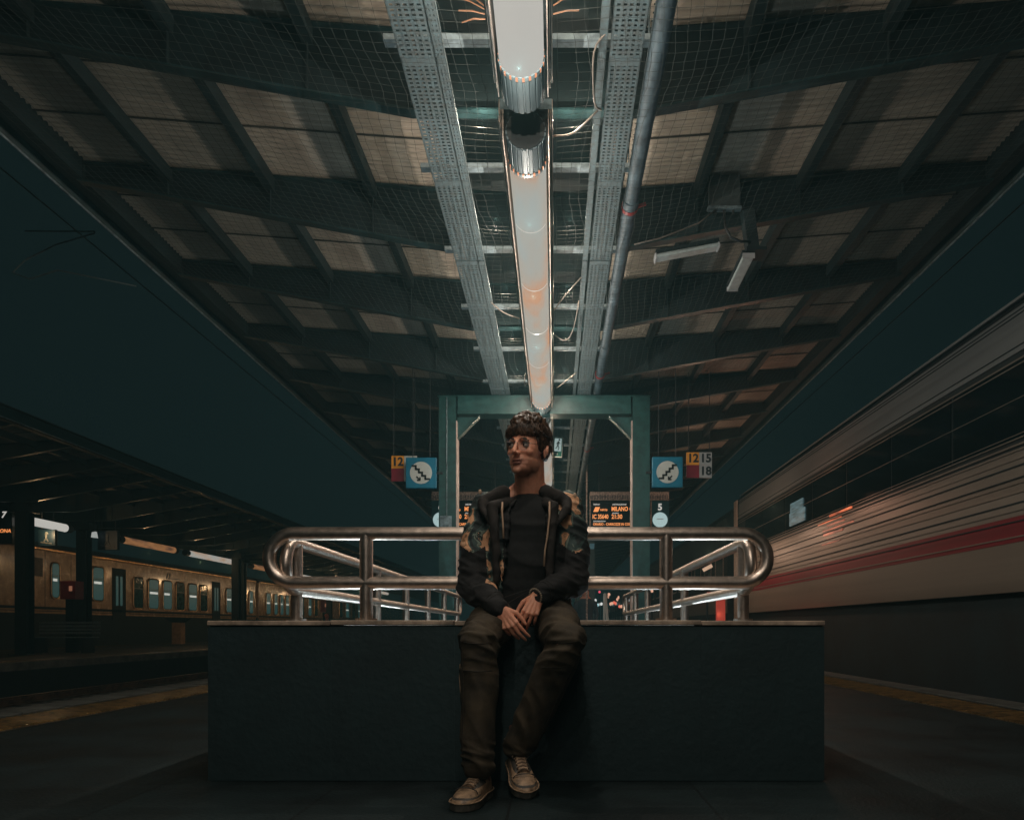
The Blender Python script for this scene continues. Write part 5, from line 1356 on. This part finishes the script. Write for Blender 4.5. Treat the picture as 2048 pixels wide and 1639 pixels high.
# shoes
def shoe(toe, heel, pitch, mirror, name='shoe'):
    """toe and heel points on the ground (figure coordinates); pitch lifts the heel"""
    d = (Vector((toe.x, toe.y, 0)) - Vector((heel.x, heel.y, 0))); ang = math.atan2(d.x, -d.y)
    o = bpy.data.objects.new('shoe', None)
    Ls = .300
    # outline half-widths from heel (0) to toe (1)
    T = [0, .04, .12, .25, .4, .55, .68, .8, .9, .96, 1.0]
    Wd = [.010, .028, .036, .038, .038, .043, .049, .050, .043, .030, .008]
    Ht = [.085, .098, .104, .100, .098, .088, .072, .060, .050, .042, .030]
    up = MB(); n = 16
    rings = []
    for t, w_, h in zip(T, Wd, Ht):
        y = -t * Ls; r = []
        for i in range(n + 1):
            a = PI * i / n; x = w_ * (abs(math.cos(a)) ** .75) * (1 if math.cos(a) >= 0 else -1); z = .024 + (h - .024) * math.sin(a) ** (.62)
            # narrow towards the ankle opening
            if t < .55: x *= 1 - .26 * math.sin(a) ** 3
            r.append((x, y, z))
        rings.append(r)
    vs = [p for r in rings for p in r]; fs = []
    for j in range(len(rings) - 1):
        for i in range(n): q0 = j * (n + 1) + i; fs.append((q0, q0 + 1, q0 + n + 2, q0 + n + 1))
    for j in range(len(rings) - 1): q0 = j * (n + 1); fs.append((q0, q0 + n + 1, q0 + 2 * n + 1, q0 + n))
    fs.append(tuple(range(n + 1))); fs.append(tuple((len(rings) - 1) * (n + 1) + i for i in range(n + 1))[::-1])
    up.add(vs, fs); upm = evaluated(up, 'shoe', .0035, 4, (M['shoe'], M['shoedk']))
    cen = np.empty(len(upm.polygons) * 3); upm.polygons.foreach_get('center', cen); cen = cen.reshape(-1, 3)
    k = ((cen[:, 1] > -.035) | ((cen[:, 1] > -.215) & (cen[:, 1] < -.10) & (np.abs(cen[:, 0]) > .021) & (cen[:, 2] > .068)) | ((cen[:, 2] < .046) & (cen[:, 1] < -.19)) & (cen[:, 2] > .040)).astype(int)
    upm.polygons.foreach_set('material_index', k)
    Vv = getv(upm); Nv = getn(upm)
    for i in range(len(Vv)):
        p = Vv[i]; crease = math.exp(-((p[1] + .205) / .006) ** 2) * .003 + math.exp(-((p[1] + .19) / .004) ** 2) * .002
        Vv[i] = p - Nv[i] * crease + Nv[i] * .0015 * nz(p, 40)
    setv(upm, Vv)
    so = link('shoe', upm, man)
    # sole
    sl = MB(); out = []
    for t, w_ in zip(T, Wd): out.append((w_ + .005, -t * Ls + (.004 if t == 0 else (-.005 if t == 1 else 0))))
    poly = out + [(-x, y) for x, y in out[::-1]]
    sl.prism([(x, y) for x, y in poly], 0, .030, axis='z'); sl.build('sole', M['sole'], so, bevel=.004)
    # raised foxing line
    sl = MB(); sl.tube([(x * 1.03, y * 1.005, .031) for x, y in poly], .0028, 6, closed=True); sl.build('sole_welt', M['shoe'], so)
    # toe cap seam
    MB().tube([(.044 * math.cos(a), -.222 - .012 * math.sin(a), .046 + .030 * math.sin(a) ** .7) for a in [PI * i / 12 for i in range(13)]], .0022, 6).build('toe_seam', M['shoedk'], so)
    # tongue, laces
    tg = MB()
    for y, z, w_ in ((-.205, .078, .018), (-.17, .091, .018), (-.13, .101, .019), (-.10, .115, .021), (-.088, .135, .021)):
        pass
    pts = [(-.205, .074), (-.17, .086), (-.13, .097), (-.105, .112), (-.092, .138)]
    for (ya, za_), (yb2, zb2) in zip(pts, pts[1:]): tg.bar((0, ya, za_), (0, yb2, zb2), .038, .008)
    tg.build('tongue', M['shoe'], so, bevel=.002)
    for j in range(6):
        t = j / 5; y = -.205 + .095 * t; z = .078 + .026 * t
        lc = MB(); lc.tube([(-.024, y - .004, z - .007), (-.012, y, z + .003), (0, y + .002, z + .006), (.012, y, z + .003), (.024, y - .004, z - .007)], .0036, 6).build('lace', M['lace'], so, smooth=True)
    for s in (-1, 1):
        MB().tube([(0, -.108, .112), (s * .018, -.118, .112), (s * .034, -.125, .100), (s * .026, -.135, .092), (s * .004, -.112, .110)], .0025, 6).build('lace', M['lace'], so, smooth=True)
    # collar lining
    MB().tube([(.030 * math.cos(a), -.058 + .045 * math.sin(a), .104 + .002 * math.cos(2 * a)) for a in [2 * PI * i / 20 for i in range(20)]], .007, 8, closed=True).build('shoe_collar', M['shoedk'], so, smooth=True)
    MB().tube([(0, -.06, .06), (0, -.055, .15), (0, -.05, .20)], [.034, .034, .038], 16).build('sock', mat('brown sock', (.13, .045, .03), .8), so, smooth=True)
    so.rotation_euler = (pitch, 0, ang); so.scale = (1.08, 1.06, 1.06)
    tz = Ls * math.sin(pitch)
    m_ = Matrix.Rotation(ang, 3, 'Z') @ Matrix.Rotation(pitch, 3, 'X')
    so.location = Vector((toe.x, toe.y, .001)) - m_ @ Vector((0, -Ls * 1.06, 0))
    return so
toeR = PX(918, 1625, 2.79) - OFF; toeR.z = 0; heelR = PX(968, 1592, 3.07) - OFF
shoe(toeR, heelR, 0.0, 1)
toeL = PX(1054, 1597, 3.01) - OFF; toeL.z = 0; heelL = PX(1030, 1545, 3.28) - OFF
shoe(toeL, heelL, math.radians(15), -1)

# --------------------------------- two distant people
def far_person(x, y, z0, scale, top_col, skin_col, label, seated=False):
    t = empty('person', (x, y, z0), label=label, cat='person'); b = MB(); h = scale
    if seated:
        chain(b, [Vector((0, .1, .5 * h)), Vector((0, .1, .95 * h))], (.16, .17)); b.cap(Vector((0, .1, 1.0 * h)), Vector((0, .1, 1.12 * h)), .06, .06); b.ell((0, .08, 1.24 * h), (.09, .11, .13))
        for s in (-1, 1): chain(b, [Vector((s * .1, .1, .5 * h)), Vector((s * .12, -.35, .5 * h)), Vector((s * .12, -.38, .08 * h)), Vector((s * .12, -.55, .05 * h))], (.09, .07, .045, .04)); chain(b, [Vector((s * .19, .1, .92 * h)), Vector((s * .23, .0, .68 * h)), Vector((s * .1, -.25, .60 * h))], (.06, .05, .04))
    else:
        chain(b, [Vector((0, 0, .92 * h)), Vector((0, 0, 1.36 * h))], (.15, .17)); b.cap(Vector((0, 0, 1.38 * h)), Vector((0, 0, 1.5 * h)), .055, .055); b.ell((0, -.01, 1.6 * h), (.08, .10, .12))
        for s in (-1, 1): chain(b, [Vector((s * .09, 0, .9 * h)), Vector((s * .11, -.02, .5 * h)), Vector((s * .12, .02, .08 * h)), Vector((s * .12, -.12, .05 * h))], (.10, .07, .045, .04)); chain(b, [Vector((s * .2, 0, 1.36 * h)), Vector((s * .25, .0, 1.08 * h)), Vector((s * .2, -.12, .85 * h))], (.06, .05, .04))
    me = evaluated(b, 'body', .02, 2, (mat('far clothes', top_col, .8), mat('far skin', skin_col, .6)))
    cen = np.empty(len(me.polygons) * 3); me.polygons.foreach_get('center', cen); cen = cen.reshape(-1, 3); zh = (1.08 if seated else 1.47) * h
    me.polygons.foreach_set('material_index', (cen[:, 2] > zh).astype(int)); link('body', me, t)
    MB().ell((0, .03, (1.29 if seated else 1.66) * h), (.095, .10, .10), 12, 8).build('hair', mat('far hair', skin_col if seated else (.02, .012, .01), .7), t, smooth=True)
    return t
q = PX(1171, 1190, 16.0); far_person(q.x, 16.0, 0, .92, (.02, .025, .03), (.40, .16, .10), 'passer-by in dark clothes half hidden behind the seated man')
q = PX(657, 1232, 34.0); far_person(q.x - .1, 34.0, -.0, 1.0, (.03, .03, .03), (.75, .22, .12), 'seated figure in an orange hood on the opposite platform, seen through the railing', True)
t = empty('platform_bench', (q.x - .1, 34.05, -.02), label='bench under the figure in the orange hood', cat='bench')
for k in range(4): MB().box(-.7, .7, -.15 + k * .11, -.06 + k * .11, .36, .39).build('seat_slat', M['galvdust'], t)
for x in (-.5, .5): MB().box(x - .03, x + .03, -.1, .25, 0, .358).build('leg', M['black'], t)
# ================================================================== HAZE (added teal volume that lifts the dark tones)
hz = MB().box(-40, 40, -14, 220, -3.95, 7.6).mesh('veil_haze', [])
hm_ = bpy.data.materials.new('night haze'); hm_.use_nodes = True; N = hm_.node_tree.nodes; N.clear()
vo = N.new('ShaderNodeVolumePrincipled'); vo.inputs['Color'].default_value = (.42, .90, .97, 1); vo.inputs['Density'].default_value = .0034; vo.inputs['Anisotropy'].default_value = 0
mo = N.new('ShaderNodeOutputMaterial'); hm_.node_tree.links.new(vo.outputs[0], mo.inputs['Volume'])
hz.materials.append(hm_); tag(link('veil_haze', hz), kind='stuff')
